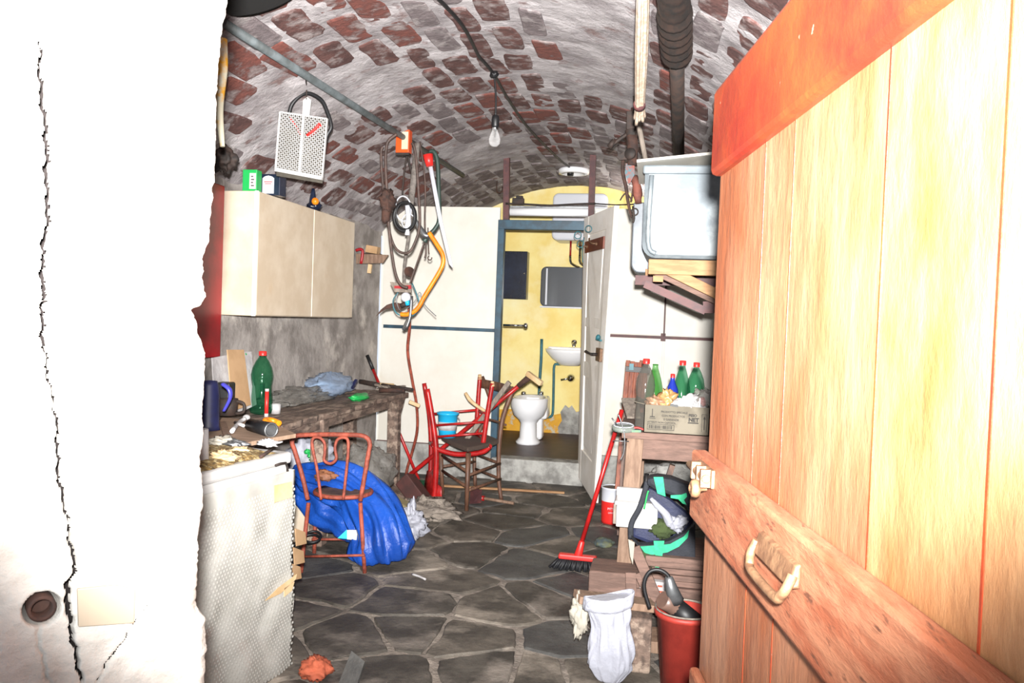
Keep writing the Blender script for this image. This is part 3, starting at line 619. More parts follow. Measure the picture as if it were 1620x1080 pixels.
m = MB(); m.beam(at(1052, 425, Y=bY0 + .04), at(1140, 468, Y=bY0 + .04), .04, .05); m.build('brace', 'woodx', t, bevel=.003)
m = MB(); m.beam(at(1036, 428, Y=bY0 + .12), at(1140, 478, Y=bY0 + .12), .04, .045); m.build('brace', 'pinkw', t, bevel=.003)
m = MB(); m.beam(at(1005, 443, Y=bY1), at(1140, 446, Y=bY1), .05, .055); m.build('steel_bracket', 'maroon', t); m = MB(); m.beam(at(1020, 449, Y=bY0 + .2), at(1116, 492, Y=bY0 + .2), .04, .04); m.beam(at(1112, 486, Y=bY0 + .2), at(1150, 486, Y=bY0 + .2), .03, .06); m.build('steel_bracket', 'maroon', t)
m = MB(); p_ = [(x0 - .0 + px, pz) for px, pz in rr2(.10, hz2 * .93, .06)]
m.prism([V((x0 + .03 + px, TY + .70, cz_ - .06 + pz)) for px, pz in [(a * .8, b) for a, b in rr2(.14, hz2 * .9, .06)]], (0, .25, 0)); m.build('zinc_tub', M('dark_zinc', '6f7378', '5b5f64', 6, .5, metal=.3), label='darker grey tub standing behind the zinc tank on the shelf', cat='tub', bevel=.008)

# ================= grill and things above the cabinet =================
gy = 4.15; gp = lambda x, y, o=0: at(x, y, Y=gy + o)
t = T('toaster_grill', 'white perforated hand grill hanging on a wire from the pipe', 'grill', gp(480, 290))
c0, c1, c2, c3 = gp(443, 177), gp(518, 188), gp(510, 281), gp(436, 267)
ng = 12; m = MB(); nr = 15
def gl(u, v): return c3.lerp(c2, u).lerp(c0.lerp(c1, u), v)
off = V((0, -.003, 0))
for k in range(-nr, ng + nr):   # diamond lattice
    for sgn in (1, -1):
        aa = []
        for tt in (0, 1):
            pass
        u0_, v0_ = k / ng, 0.0; du = sgn * nr / ng
        if sgn < 0: u0_ = k / ng + 0; 
        lo_, hi_ = 0.0, 1.0
        for edge_, s_ in ((u0_, du),):
            if abs(s_) > 1e-9:
                ta, tb = (0 - edge_) / s_, (1 - edge_) / s_
                if ta > tb: ta, tb = tb, ta
                lo_, hi_ = max(lo_, ta), min(hi_, tb)
        if hi_ - lo_ > .02: m.beam(gl(u0_ + du * lo_, lo_), gl(u0_ + du * hi_, hi_), .0052, .002, (0, 1, 0))
m.build('perforated_sheet', 'white', t)
m = MB()
for p, q in ((c0, c1), (c1, c2), (c2, c3), (c3, c0)): m.beam(p, q, .006, .012, (0, 1, 0))
m.beam(gp(481, 182), gp(474, 276), .012, .008, (0, 1, 0)); m.beam(gp(436, 268), gp(510, 282), .02, .02, (0, 1, 0)); m.build('frame', 'white', t)
m = MB(); m.prism([gp(479, 158), gp(486, 153), gp(492, 158), gp(489, 183), gp(478, 181)], (0, .01, 0)); m.build('handle', 'white', t, bevel=.002)
m = MB(); m.tube([onbar(484), gp(485, 140), gp(485, 157)], .004, 6, 2); m.build('hanging_wire', 'dark', t)
m = MB(); m.prism([gp(440, 180, .03), gp(516, 190, .03), gp(510, 290, .03), gp(437, 278, .03)], (0, .004, 0)); m.build('back_plate', M('dark_plate', '4a453c', '332f29', 10, .7), t)  # dark mottled plate behind the lattice
m = MB(); m.tube(pts([(457, 182), (462, 165), (476, 151), (490, 148), (508, 158), (517, 175), (524, 200), (517, 215), (512, 240)], Y=gy + .02), .011, 8, 5); m.build('black_hose_loop', 'black', label='black rubber hose looped over the white hand grill', cat='hose')
for q, lab in ((((460, 186), (468, 200), (476, 212)), 'thin red strip seen behind the left half of the hand grill'), (((508, 196), (498, 207), (487, 215)), 'broad red blade seen behind the right half of the hand grill')):
    m = MB(); m.tube([gp(x, y, .012) for x, y in q], .012 if 'thin' in lab else .024, 8, 2, flat=.4); m.build('red_strip', 'redcap', label=lab, cat='strip')
# wall cabinet
cX = -2.22; A = at(410, 303, X=cX); Bq = at(562, 351, X=cX); zb0 = at(412, 500, X=cX).z; zb1 = at(562, 503, X=cX).z; zb_ = (zb0 + zb1) / 2; zt = (A.z + Bq.z) / 2
y0, y1 = A.y, Bq.y; ym = at(495, 420, X=cX).y
t = T('wall_cabinet', 'cream two door kitchen wall cabinet on the left wall', 'cabinet', V((-2.35, (y0 + y1) / 2, zb_)))
m = MB(); m.b2((XL + .03, y0, zb_), (cX - .02, y1, zt)); m.build('body', 'cab', t, bevel=.004)
for ya, yb in ((y0, ym), (ym, y1)):
    m = MB(); m.b2((cX - .018, ya + .003, zb_ + .004), (cX, yb - .003, zt - .002)); m.build('door', 'cab', t, bevel=.004)
m = MB(); m.b2((cX - .024, y0 + .001, zb_), (cX - .002, y0 - .003, zt)); m.build('edge_strip', 'whitedoor', t)
zc = zt
def ctop(px, X): 
    d = ray(px, 300); s = X / d.x; return d.y * s
# boxes on the cabinet top
y_ = y0 + .03; X_ = at(395, 300, Y=y_).x; h_ = at(395, 268, Y=y_).z - zc
t = T('green_carton', 'small green carton with a white label on the wall cabinet', 'carton', (X_, y_, zc))
m = MB(); m.b2((X_ - .045, y_, zc), (X_ + .04, y_ + .06, zc + h_)); m.build('box', 'grnp', t, bevel=.003)
m = MB(); m.b2((X_ - .002, y_ - .002, zc + .015), (X_ + .036, y_, zc + h_ - .02)); m.build('label_print', 'paper', t)
m = MB()
for k in range(4): m.b2((X_ + .008, y_ - .003, zc + .03 + k * .017), (X_ + .026 - .006 * (k % 2), y_ - .002, zc + .036 + k * .017))
m.build('print_marks', 'ink', t)
y_ = y0 + .16; X_ = at(427, 300, Y=y_).x; h_ = at(427, 275, Y=y_).z - zc
t = T('dark_blue_tin', 'dark blue tin with pale label beside the green carton', 'tin', (X_, y_, zc))
m = MB(); m.b2((X_ - .06, y_, zc), (X_ + .06, y_ + .08, zc + h_)); m.build('tin_body', 'navy2', t, bevel=.004)
m = MB(); m.prism([V((X_ - .045 + .07 * u, y_ - .001, zc + v * h_)) for u, v in ((0, .08), (1, .08), (1, .8), (.8, .88), (.5, .92), (.2, .88), (0, .8))], (0, -.002, 0)); m.build('label_print', 'heater', t)
m = MB(); m.b2((X_ - .035, y_ - .004, zc + .6 * h_), (X_ + .015, y_ - .003, zc + .64 * h_)); m.b2((X_ - .03, y_ - .004, zc + .52 * h_), (X_ + .01, y_ - .003, zc + .55 * h_)); m.build('label_stripe', 'redcap', t)
y_ = at(495, 322, X=-2.33).y; p = at(495, 322, X=-2.33)
t = T('gas_valve', 'small dark gas valve with an orange knob above the wall cabinet', 'valve', p)
m = MB(); m.tube([p + V((0, 0, .10)), p + V((0, 0, .0)), p + V((.02, 0, -.05))], [.01, .028, .03], 10, 3); m.blob(p + V((.01, 0, -.02)), (.05, .045, .035), .2); m.build('body', 'navy2', t)
m = MB(); m.lathe([(0, .03), (.022, .028), (.024, 0)], p + V((.03, -.03, .01)), (.4, -1, 0), 14); m.build('knob', 'orange', t)

# ================= left edge: red board, papers, jugs =================
rX = -2.40; q0 = at(300, 295, X=rX); q1 = at(356, 300, X=rX)
m = MB(); m.b2((rX - .05, q0.y, at(340, 565, X=rX).z), (rX, min(q1.y, y0 - .01), q1.z + .02)); m.build('red_board', 'redcloth', label='glossy dark red board on the wall beside the cabinet', cat='board', bevel=.006)
BX = -1.94; BZ = .80       # bench front edge, top
cbX = -2.36
def lean(quad, mat, name, lab, cat, X, th=.006, lx=.06):
    m = MB(); ps = [at(x, y, X=X + (lx if k < 2 else 0)) for k, (x, y) in enumerate(quad)]
    m.prism(ps, (-th, 0, 0)); return m.build(name, mat, label=lab, cat=cat)
cbd = lean([(368, 650), (397, 640), (386, 553), (360, 553)], 'cardb', 'cardboard_sheet', 'brown cardboard sheet with a slot leaning below the cabinet', 'cardboard', -2.30)
m = MB(); ps = [at(x, y, X=-2.292) for x, y in ((366, 574), (384, 575), (384, 571), (366, 570))]; m.prism(ps, (-.004, 0, 0)); m.build('slot', 'rust', cbd)
wps = lean([(372, 656), (406, 640), (398, 556), (385, 556)], 'paper', 'printed_board', 'white panel with green printing behind the brown cardboard sheet', 'panel', -2.34)
m = MB()
for k, (x, y) in enumerate(((389, 562), (393, 566), (389, 571), (393, 576))): m.blob(at(x, y, X=-2.338), (.002, .012, .012), .3, seed=k)
m.build('green_print', 'grnp', wps)
lean([(340, 648), (372, 656), (366, 560), (336, 566)], 'paper', 'white_sheet', 'plain white sheet leaning left of the cardboard below the red board', 'sheet', -2.33)
# ================= bench on the left =================
def tz(px, py, z=BZ): return at(px, py, Z=z)
bY0, bY1 = 3.45, 6.15
t = T('rough_bench', 'rough dirty wooden workbench along the left wall', 'bench', (BX, (bY0 + bY1) / 2, 0))
def jag(x, y): return x + .028 * noise.noise(V((y * 5, 0, 3))) + .02 * noise.noise(V((y * 17, 0, 3)))
for i, (xa, xb) in enumerate(((BX, -2.13), (-2.135, -2.31), (-2.315, XL + .03))):
    ys = [bY0 + (.55 if i == 0 else .0) + k * (bY1 - bY0 - (.55 if i == 0 else 0)) / 30 for k in range(31)]
    P = [V((jag(xa, y) if i == 0 else xa, y, BZ - .035 + .006 * noise.noise(V((y * 3, i, 0))))) for y in ys] + [V((xb, y, BZ - .035)) for y in reversed(ys)]
    m = MB(); m.prism(P, (0, 0, .035)); m.build('plank', 'bench', t, bevel=.004)
for (x, y) in ((-1.99, 5.98), (-2.0, 4.62), (-2.36, 6.02), (-2.36, 4.2), (-2.0, 3.7)):
    m = MB(); m.beam((x + .01, y, 0), (x, y, BZ - .03), .085, .085, (0, 1, 0)); m.build('leg', 'bench', t, bevel=.008)
m = MB(); m.b2((-2.02, bY0 + .6, BZ - .10), (-1.98, bY1, BZ - .035)); m.build('apron', 'bench', t, bevel=.004)
m = MB(); m.prism([V((-1.95, 5.98, BZ - .035)), V((-1.95, 6.13, BZ - .035)), V((-1.95, 6.03, BZ - .16)), V((-1.95, 5.99, BZ - .2)), V((-1.95, 5.86, BZ - .035))], (-.05, 0, 0)); m.build('brace', 'bench', t)
def bottle(name, lab, base, h, r, mat, cap, shape='soda', group=None, capz=True, labelmat=None):
    t = T(name, lab, 'bottle', base, group); b = V(base)
    if shape == 'soda': pr = [(0, .006), (.55, 0), (.92, .03), (1, .08), (.97, .16), (1, .22), (.90, .36), (.86, .45), (.97, .56), (1, .63), (.88, .74), (.60, .84), (.32, .91), (.27, .93), (.27, .965)]
    elif shape == 'cone': pr = [(0, 0), (.9, .0), (1, .03), (1, .42), (.93, .55), (.74, .70), (.5, .82), (.32, .9), (.3, .93), (.3, .965)]
    else: pr = [(0, 0), (.95, 0), (1, .03), (1, .62), (.92, .72), (.55, .82), (.36, .88), (.34, .95)]
    m = MB(); m.lathe([(a * r, c * h) for a, c in pr], b, n=24)
    if shape == 'soda': 
        for v in m.v:
            zr = (v.z - b.z) / h
            if zr < .14: 
                an = math.atan2(v.y - b.y, v.x - b.x); k = 1 + .10 * math.cos(5 * an) * (1 - zr / .14); v.x = b.x + (v.x - b.x) * k; v.y = b.y + (v.y - b.y) * k
    m.build('bottle_body', mat, t)
    if cap:
        m = MB(); rc = r * .36; m.lathe([(rc * .98, h * .93), (rc, h * .935), (rc, h * .995), (rc * .8, h), (0, h)], b, n=20); m.build('cap', cap, t)
    else:
        m = MB(); m.ring(b + V((0, 0, h * .955)), r * .27, r * .05); m.build('neck_ring', mat, t)
    if labelmat:
        m = MB(); m.lathe([(r * 1.012, h * .28), (r * 1.012, h * .52)], b, n=24); m.build('label_band', labelmat, t)
    return t
gb = tz(413, 655); hB = at(413, 555, Y=gb.y).z - BZ
bottle('plastic_bottle', 'large green plastic bottle with red cap standing on the rough bench', gb, hB, .062, 'gbot', 'redcap')
p = at(422, 633, Y=gb.y - .10)
t = T('cigarette_lighter', 'red and white lighter leaning in front of the green bottle', 'lighter', (p.x, p.y, BZ)); m = MB(); m.tube([V((p.x, p.y, BZ)), p + V((0, 0, .05))], .011, 8, 1); m.build('body', 'redcap', t)
m = MB(); m.tube([p + V((0, 0, .05)), p + V((0, 0, .065))], .0115, 8, 1); m.tube([V((p.x, p.y, BZ)), V((p.x, p.y, BZ + .02))], .0118, 8, 1); m.build('cap', 'paper', t)
p = tz(436, 654); m = MB(); m.lathe([(.0, 0), (.026, 0), (.030, .055), (.027, .055), (.024, .004), (0, .004)], p, n=18); m.build('plastic_cup', 'paper', label='small white plastic cup right of the green bottle', cat='cup')
p = tz(398, 640); m = MB(); m.box(p + V((-.02, .1, .065)), (.10, .12, .13), Matrix.Rotation(.3, 3, 'Z')); m.build('green_box', M('dark_green', '1d4a3c', '16382e', 9, .4), label='dark green box behind the green bottle', cat='box', bevel=.004)
m = MB(); p = tz(372, 655); m.tube([p + V((.0, 0, .01)), tz(400, 643) + V((0, 0, .02)), tz(410, 638) + V((0, 0, .04))], [.012, .03, .02], 8, 4, .2, flat=.4); m.build('dark_tool', 'black', label='flat black tool lying at the foot of the white panel', cat='tool')
# crumpled films on the bench
def film(name, lab, cat, c, rad, mat, seed, amp=.35, fr=2.2, rot=None):
    m = MB(); m.blob(c, rad, amp, fr, seed, 44, 26, rot)
    for v in m.v: v.z = max(v.z, c.z - rad[2] * .75)
    return m.build(name, mat, label=lab, cat=cat)
p = tz(468, 637); film('plastic_film', 'heap of dusty grey plastic film on the bench right of the bottle', 'plastic film', p + V((0, .0, .035)), (.13, .42, .055), 'filmg', 3, .4, 2.6)
p = tz(452, 615); film('paper_scrap', 'crumpled white paper against the wall behind the grey film', 'paper', p + V((.03, .0, .02)), (.06, .14, .03), 'paper', 6, .5)
p = tz(522, 626); film('plastic_bag', 'bluish transparent plastic bag of bottles on the bench', 'plastic bag', p + V((0, .0, .075)), (.12, .30, .095), 'filmb', 8, .3, 1.9)
p = tz(517, 612, BZ + .06); m = MB(); m.tube([p + V((0, -.14, 0)), p + V((0, .16, .02))], .045, 12, 1); m.build('blue_bottle', M('pale_blue', '9fc6ee', None, rough=.3), label='pale blue bottle inside the bluish plastic bag', cat='bottle')
p = tz(548, 611, BZ + .06); m = MB(); m.box(p + V((.06, 0, .02)), (.02, .09, .02), Matrix.Rotation(.6, 3, 'X')); m.build('dark_label', 'navy', label='dark blue tag on the end of the bluish plastic bag', cat='tag')
p = tz(565, 634); m = MB(); m.blob(p + V((0, .05, .022)), (.045, .13, .026), .25, 2, 4); m.build('green_glove', 'grnp', label='bright green plastic scoop lying beside the bluish bag', cat='scoop')
# tools and sticks at the far end
for k, (a_, b_, r_, mt, lab) in enumerate((((563, 606), (652, 622), .013, 'dark', 'dark iron rod at the far end of the bench, sticking out past it'), ((556, 600), (612, 620), .011, 'greyw', 'grey stick lying among iron rods at the far end of the bench'), ((590, 612), (622, 615), .016, 'bare', 'pale wooden tool handle on top of the iron rods'), ((548, 604), (598, 614), .02, 'dark', 'thick dark bar lying against the wall at the bench end'), ((600, 622), (640, 624), .018, 'rust', 'rusty file lying near the front edge of the bench end'))):
    m = MB(); m.tube([tz(*a_) + V((0, 0, .025)), tz(*b_) + V((0, 0, .028))], r_, 8, 1); m.build('rod', mt, label=lab, cat='rod')
p = tz(618, 616); m = MB()
for k in range(7): m.beam(p + V((random.uniform(-.08, .04), random.uniform(-.3, .2), .012 + k * .003)), p + V((random.uniform(-.08, .04), random.uniform(-.1, .3), .014 + k * .003)), .03, .008)
m.build('metal_scraps', 'greyw', label='flat grey scraps heaped at the far end of the bench', cat='scraps')
# near end: board, black torch, yellow tape, white tap, jug, mug
bz = .84
bp_ = [at(x, y, Z=bz) for x, y in ((468, 686), (398, 698), (345, 712), (325, 690), (352, 660), (430, 668))]
m = MB(); m.prism(bp_, (0, 0, -.018)); m.build('loose_board', M('raw_board', 'a58a74', '917762', 8, .8, stretch=(1, 4, 1)), label='thin raw board lying from the bench towards the white cabinet', cat='board')
p, q = at(396, 672, Z=bz + .03), at(429, 680, Z=bz + .03)
t = T('torch', 'black round torch lying on the raw board', 'torch', p); m = MB(); m.tube([p, q], [.028, .034], 18, 1); m.build('barrel', 'black', t)
m = MB(); m.ring(q, .030, .005, q - p, 20, 8); m.cyl(q - (q - p).normalized() * .01, q + (q - p).normalized() * .002, .024); m.build('lens_ring', 'steel', t)
m = MB(); m.ring(at(431, 668, Z=bz + .02), .035, .014, (.3, 0, 1), 24, 8, a0=-40, a1=200); m.build('yellow_tape', 'orange', label='orange yellow tape roll behind the black torch', cat='tape')
t = T('white_tap', 'small white plastic tap left of the black torch', 'tap', at(378, 672, Z=bz)); p = at(378, 668, Z=bz + .02)
m = MB(); m.tube([at(367, 682, Z=bz + .02), p, at(388, 662, Z=bz + .03)], .010, 8, 3); m.tube([at(372, 668, Z=bz + .03), at(385, 673, Z=bz + .03)], .008, 8, 1); m.blob(at(390, 660, Z=bz + .03), (.018, .018, .014)); m.build('tap_body', 'paper', t)
m = MB(); m.beam(at(352, 668, Z=bz + .008), at(362, 697, Z=bz + .012), .03, .012); m.build('wood_strip', 'wood', label='short wooden strip lying left of the white tap', cat='strip')
jY = 3.35; jp = at(338, 680, Y=jY); zj = jp.z; jp2 = at(340, 603, Y=jY)
t = T('navy_jug', 'dark navy plastic jug standing by the white jamb', 'jug', (jp.x - .02, jY, zj)); r_ = .052
m = MB(); m.lathe([(0, 0), (r_ * 1.05, 0), (r_ * .95, .02), (r_ * .92, (jp2.z - zj) * .7), (r_ * .8, (jp2.z - zj) * .92), (r_ * .7, jp2.z - zj), (r_ * .62, jp2.z - zj), (r_ * .8, (jp2.z - zj) * .8), (0, (jp2.z - zj) * .75)], (jp.x - .03, jY, zj), n=24); m.build('body', 'navy', t)
m = MB(); m.tube(pts([(352, 607), (363, 616), (364, 630), (354, 650)], Y=jY), [.014, .016, .012, .01], 8, 5, flat=.6); m.build('handle', 'indigo', t)
p = at(360, 640, Y=3.7); m = MB(); m.lathe([(0, -.05), (.045, -.05), (.05, .03), (.046, .03), (.042, -.045), (0, -.045)], p, n=18); m.tube([p + V((.045, 0, .02)), p + V((.085, 0, .01)), p + V((.085, 0, -.03)), p + V((.045, 0, -.04))], .008, 8, 4); m.build('dark_mug', 'dark', label='dark metal mug behind the navy jug', cat='mug')
p = at(350, 628, Y=4.0); m = MB(); m.box(p, (.12, .1, .16), Matrix.Rotation(.2, 3, 'Z')); m.build('dark_box', 'black', label='black box between the navy jug and the leaning sheets', cat='box', bevel=.01)

# ================= white fridge cabinet wrapped in bubble film =================
FZ = .85; fa = at(463, 714, Z=FZ); fb = at(322, 748, Z=FZ); fd = (fb - fa).normalized(); fb = fa + fd * .62; fn = V((-fd.y, fd.x, 0)); 
if fn.x > 0: fn = -fn
t = T('wrapped_fridge', 'white fridge wrapped in bubble film with parcel tape, beside the jamb', 'fridge', (fa + fb) / 2 - V((0, 0, FZ)) + fn * .28)
fc, fe = fb + fn * .55, fa + fn * .55
def fl_(p, z): return V((p.x, p.y, z))
m = MB(); i_ = .012
A_, B_, C_, D_ = fa + fd * i_ + fn * i_, fb + fn * i_, fc, fe + fd * i_
m.hexa([fl_(q, .02) for q in (A_, B_, C_, D_)] + [fl_(q, FZ - .045) for q in (A_, B_, C_, D_)]); m.build('body', 'white', t, bevel=.01)
m = MB(); m.hexa([fl_(q, FZ - .045) for q in (fa, fb, fc, fe)] + [fl_(q, FZ) for q in (fa, fb, fc, fe)]); m.build('top', 'white', t, bevel=.012)
# film : front skin with dimples, bulging and torn at the right edge
ou = -fn
def skin(u, v):
    z = .0 + v * (FZ - .07); p = fa.lerp(fb, u)
    bul = .012 + .02 * (1 - v) * abs(noise.noise(V((u * 3, v * 4, 0)))) + .01 * noise.noise(V((u * 6, v * 8, 2)))
    if u < .01: bul += .0
    return fl_(p, z) + ou * bul + fd * (-.03 * max(0, .5 - v) * (1 - u) ** 4 * (1.2 + noise.noise(V((0, v * 9, 4)))))
m = MB(); m.grid(skin, 40, 60); 
def skin2(u, v):
    p = skin(0, v); return p + fn * (u * .5) - fd * (.02 * math.sin(u * 3) + .012 * noise.noise(V((u * 5, v * 8, 1))))
m.grid(skin2, 20, 60); m.build('bubble_film', 'bubble', t, solid=.002)
bub = MB()
ux = 34; vz_ = 56
for j in range(vz_):
    for i in range(ux):
        u = (i + .5 * (j % 2)) / ux; v = (j + .5) / vz_
        if u > 1 or v > .93: continue
        c = skin(u, v) + ou * .001; r_ = .0062
        e1_, e2_ = fd * r_, V((0, 0, r_)); vs_ = [c + e1_ * math.cos(k * 1.0472) + e2_ * math.sin(k * 1.0472) for k in range(6)] + [c + ou * .0035]
        bub.add(vs_, [(k, (k + 1) % 6, 6) for k in range(6)], True)
o = bub.build('bubbles', 'bubble', t); o['kind'] = 'stuff'
def on_f(px, py, off=.03):
    d = ray(px, py); tt = (fa + ou * off - O).dot(fn) / d.dot(fn); return O + d * tt
for q, nm in ((((434, 768), (462, 762), (463, 786), (434, 795)), 'parcel_tape'), (((420, 950), (440, 930), (470, 908), (468, 916), (445, 938)), 'parcel_tape'), (((450, 930), (466, 920), (462, 934), (450, 944)), 'parcel_tape')):
    m = MB(); m.prism([on_f(x, y, .034) for x, y in q], fn * .003); m.build(nm, 'tape', t)
m = MB(); m.tube([on_f(436, 736, .02), on_f(452, 732, .02), on_f(455, 745, .02)], .005, 6, 2); m.build('hinge', 'dark', t)
m = MB(); 
for (x, y) in ((466, 850), (463, 880), (458, 905)): 
    m.prism([on_f(x, y - 14, .0), on_f(x + 16, y - 8, -.02), on_f(x + 18, y + 10, -.02), on_f(x + 2, y + 14, .0)], fd * -.006)
m.build('torn_cardboard', 'cardb', t)
# on the fridge top
def ftop(u, s_): return fl_(fa + fd * u + fn * s_, FZ)
def cf(u, v):
    uu, ss = .06 + u * .54, .02 + v * .42; e = min(u, 1 - u, v, 1 - v); return ftop(uu + .03 * noise.noise(V((v * 6, 0, 0))), ss + .03 * noise.noise(V((u * 6, 1, 0)))) + V((0, 0, min(.02, e * .2) + .004 * noise.noise(V((u * 30, v * 30, 0)))))
m = MB(); m.grid(cf, 60, 50); m.build('crumb_layer', 'cork', label='layer of yellow brown crumbled foam on top of the wrapped fridge', cat='crumbs', kind='stuff')
p = ftop(.17, .12) + V((0, 0, .02)); m = MB(); m.tube([at(412, 722, Z=FZ + .02), at(434, 708, Z=FZ + .025)], .006, 6, 1); m.build('rusty_nail', 'rust', label='rusty rod lying on the crumbs over the fridge', cat='rod')
for k, (x, y, r_, mt, lab) in enumerate(((350, 700, .045, 'foam', 'cream lump of foam on the fridge top near the jamb'), (372, 702, .035, 'steel', 'crumpled grey foil on the fridge top'), (380, 712, .025, 'tape', 'pinkish crumpled scrap beside the grey foil'), (352, 722, .04, 'bare', 'yellow foam flake in the crumbs on the fridge'), (425, 700, .03, 'paper', 'white broken corner piece at the back of the fridge top'))):
    c = at(x, y, Z=FZ + .02); m = MB(); m.blob(c, (r_ * 1.3, r_, r_ * .5), .5, 2, k + 2); m.build('debris_piece', mt, label=lab, cat='debris')
c = at(323, 715, Y=2.62); m = MB(); m.tube([c + V((-.02, 0, -.045)), c + V((-.02, 0, .08))], [.035, .03], 14, 1); m.build('white_tub', 'paper', label='white plastic pot on the fridge, half hidden by the jamb', cat='pot')

# ================= red metal chair with the blue bag =================
ch = {'bl': at(476, 906, Z=0), 'br': at(577, 906, Z=0)}
ax = (ch['br'] - ch['bl']); ax.z = 0; wch = ax.length; ex = ax.normalized(); ey = V((-ex.y, ex.x, 0))
dz = .36; c0 = (ch['bl'] + ch['br']) / 2
t = T('metal_chair', 'rusty red tubular metal chair with heart shaped back loops', 'chair', c0 + ey * .15)
def cc(x, y, z): return c0 + ex * x * wch + ey * y + V((0, 0, z))
yb_ = c0.y
sz = at(520, 785, Y=c0.y + .03).z
tl_, tr_ = at(465, 690, Y=yb_), at(585, 690, Y=yb_)
for nm, p, q in (('leg', ch['bl'], at(488, 795, Y=yb_ + .05)), ('leg', ch['br'], at(570, 795, Y=yb_ + .05)), ('leg', cc(-.42, .36, 0), at(500, 788, Y=yb_ + .34)), ('leg', cc(.40, .36, 0), at(555, 788, Y=yb_ + .34))):
    m = MB(); m.tube([p, q], .0115, 10, 1); m.build(nm, 'tuberust', t)
m = MB(); m.tube(pts([(482, 880), (577, 878)], Y=yb_ + .01), .007, 8, 1); m.tube([cc(-.45, .30, .10), cc(.42, .30, .10)], .007, 8, 1); m.build('stretcher', 'tuberust', t)
sc = (at(490, 788, Y=yb_ + .05) + at(570, 788, Y=yb_ + .05)) / 2 + V((0, .12, 0)); sc.z = sz
m = MB(); m.ring(sc, .155, .012, (0, 0, 1), 36, 8, (1, 1)); m.build('seat_rim', 'tuberust', t)
m = MB(); m.lathe([(0, .0), (.1, -.003), (.152, .006), (.152, .012), (.1, .004), (0, .006)], sc, n=32); m.build('seat', 'seatw', t)
Yb = yb_ - .0
m = MB(); m.tube(pts([(487, 790), (478, 752), (466, 712), (462, 700), (466, 691), (478, 688), (520, 687), (565, 688), (580, 692), (585, 702), (582, 722), (570, 792)], Y=Yb), .0125, 10, 4); m.build('back_frame', 'tuberust', t)
m = MB(); m.tube(pts([(508, 790), (502, 745), (494, 705), (496, 693), (505, 692), (513, 700), (514, 715), (513, 728), (523, 733), (532, 725), (530, 708), (534, 695), (545, 692), (551, 700), (549, 735), (543, 790)], Y=Yb), .0085, 8, 5); m.build('back_loop', 'tuberust', t)
# blue bag behind/over the chair
def pb(x, y, o): return at(x, y, Y=yb_ + o)
m = MB(); m.tube([pb(466, 742, .40), pb(490, 752, .38), pb(520, 760, .36), pb(555, 775, .34), pb(580, 800, .30), pb(598, 835, .24), pb(604, 868, .20), pb(606, 882, .20)], [.03, .09, .11, .12, .14, .16, .165, .10], 80, 8, .26, 3.4, 2); 
m.tube([pb(470, 765, .45), pb(520, 800, .40), pb(560, 830, .36), pb(575, 850, .34)], [.08, .12, .12, .05], 48, 6, .25, 2, 5)
bb = m.build('blue_bag', 'bagblue', label='crumpled blue plastic bag spilling from behind the metal chair to the floor', cat='bag')
for v in bb.data.vertices:
    if v.co.z + bb.location.z < .004: v.co.z = .004 - bb.location.z
m = MB(); m.prism([pb(534, 851, .10), pb(560, 853, .10), pb(562, 838, .10), pb(548, 838, .10)], (0, .004, 0)); m.build('blue_label', 'aqua', label='turquoise strip of packaging beside the blue bag', cat='packaging')
m = MB(); m.prism([pb(549, 853, .095), pb(564, 854, .095), pb(566, 838, .095), pb(549, 838, .095)], (0, .004, 0)); m.build('white_label', 'paper', label='white strip of packaging right of the turquoise strip', cat='packaging')
m = MB(); m.blob(pb(515, 752, .22), (.055, .05, .03), .5, 2, 3); m.build('brown_scrap', M('brown_leather', '8c5a3c', '6d4530', 9, .7), label='brown crumpled scrap lying on the blue bag', cat='scrap')
# stuff under the bench
def low(name, mat, lab, cat, x, y, r_, seed, amp=.35, Z=None, Y=None):
    c = at(x, y, Y=Y) if Y else at(x, y, Z=Z or r_[2]); m = MB(); m.blob(c, r_, amp, 2.2, seed, 40, 24); o = m.build(name, mat, label=lab, cat=cat)
    for v in o.data.vertices:
        if v.co.z + o.location.z < 0: v.co.z = -o.location.z
    return o
low('plastic_sack', 'filmg', 'large dusty transparent sack under the bench behind the metal chair', 'sack', 578, 752, (.19, .24, .19), 11, .25, Y=5.1)
low('carrier_bag', 'bag', 'white carrier bag with green print under the bench behind the chair', 'bag', 492, 728, (.14, .15, .17), 12, .4, Y=4.75)
m = MB()
for k in range(5): m.blob(at(486 + k * 4, 714 + k * 6, Y=4.6), (.018, .012, .014), .4, seed=k)
m.build('green_print_patch', 'grnp', label='green printed patch on the carrier bag under the bench', cat='print')
m = MB(); q = at(486, 850, Y=4.62); m.b2((q.x - .14, 4.62, 0), (q.x + .06, 4.8, .34)); m.build('white_box', 'cab', label='pale box with torn top beside the wrapped fridge under the bench', cat='box', bevel=.01)
m = MB(); c = at(492, 852, Y=4.3); m.ring(c, .05, .008, (0, -.5, 1), 24, 6, (1, .7)); m.ring(c + V((.01, 0, .012)), .045, .007, (.1, -.5, 1), 24, 6); m.tube([c + V((-.05, 0, 0)), c + V((-.1, -.03, -.06)), c + V((-.1, -.06, -.22)), c + V((-.05, -.1, -.29)), c + V((.03, -.1, -.28))], .008, 6, 5); m.build('cable_coil', 'black', label='coil of black cable beside the legs of the metal chair', cat='cable')
m = MB(); q = at(617, 812, Z=.10); m.box(q + V((0, .05, 0)), (.17, .14, .19), Matrix.Rotation(.5, 3, 'Y') @ Matrix.Rotation(.3, 3, 'Z')); m.build('beige_can', M('beige_can', '8b7f5c', '776b4d', 8, .6), label='beige plastic can leaning between the blue bag and the brown block', cat='can', bevel=.02)
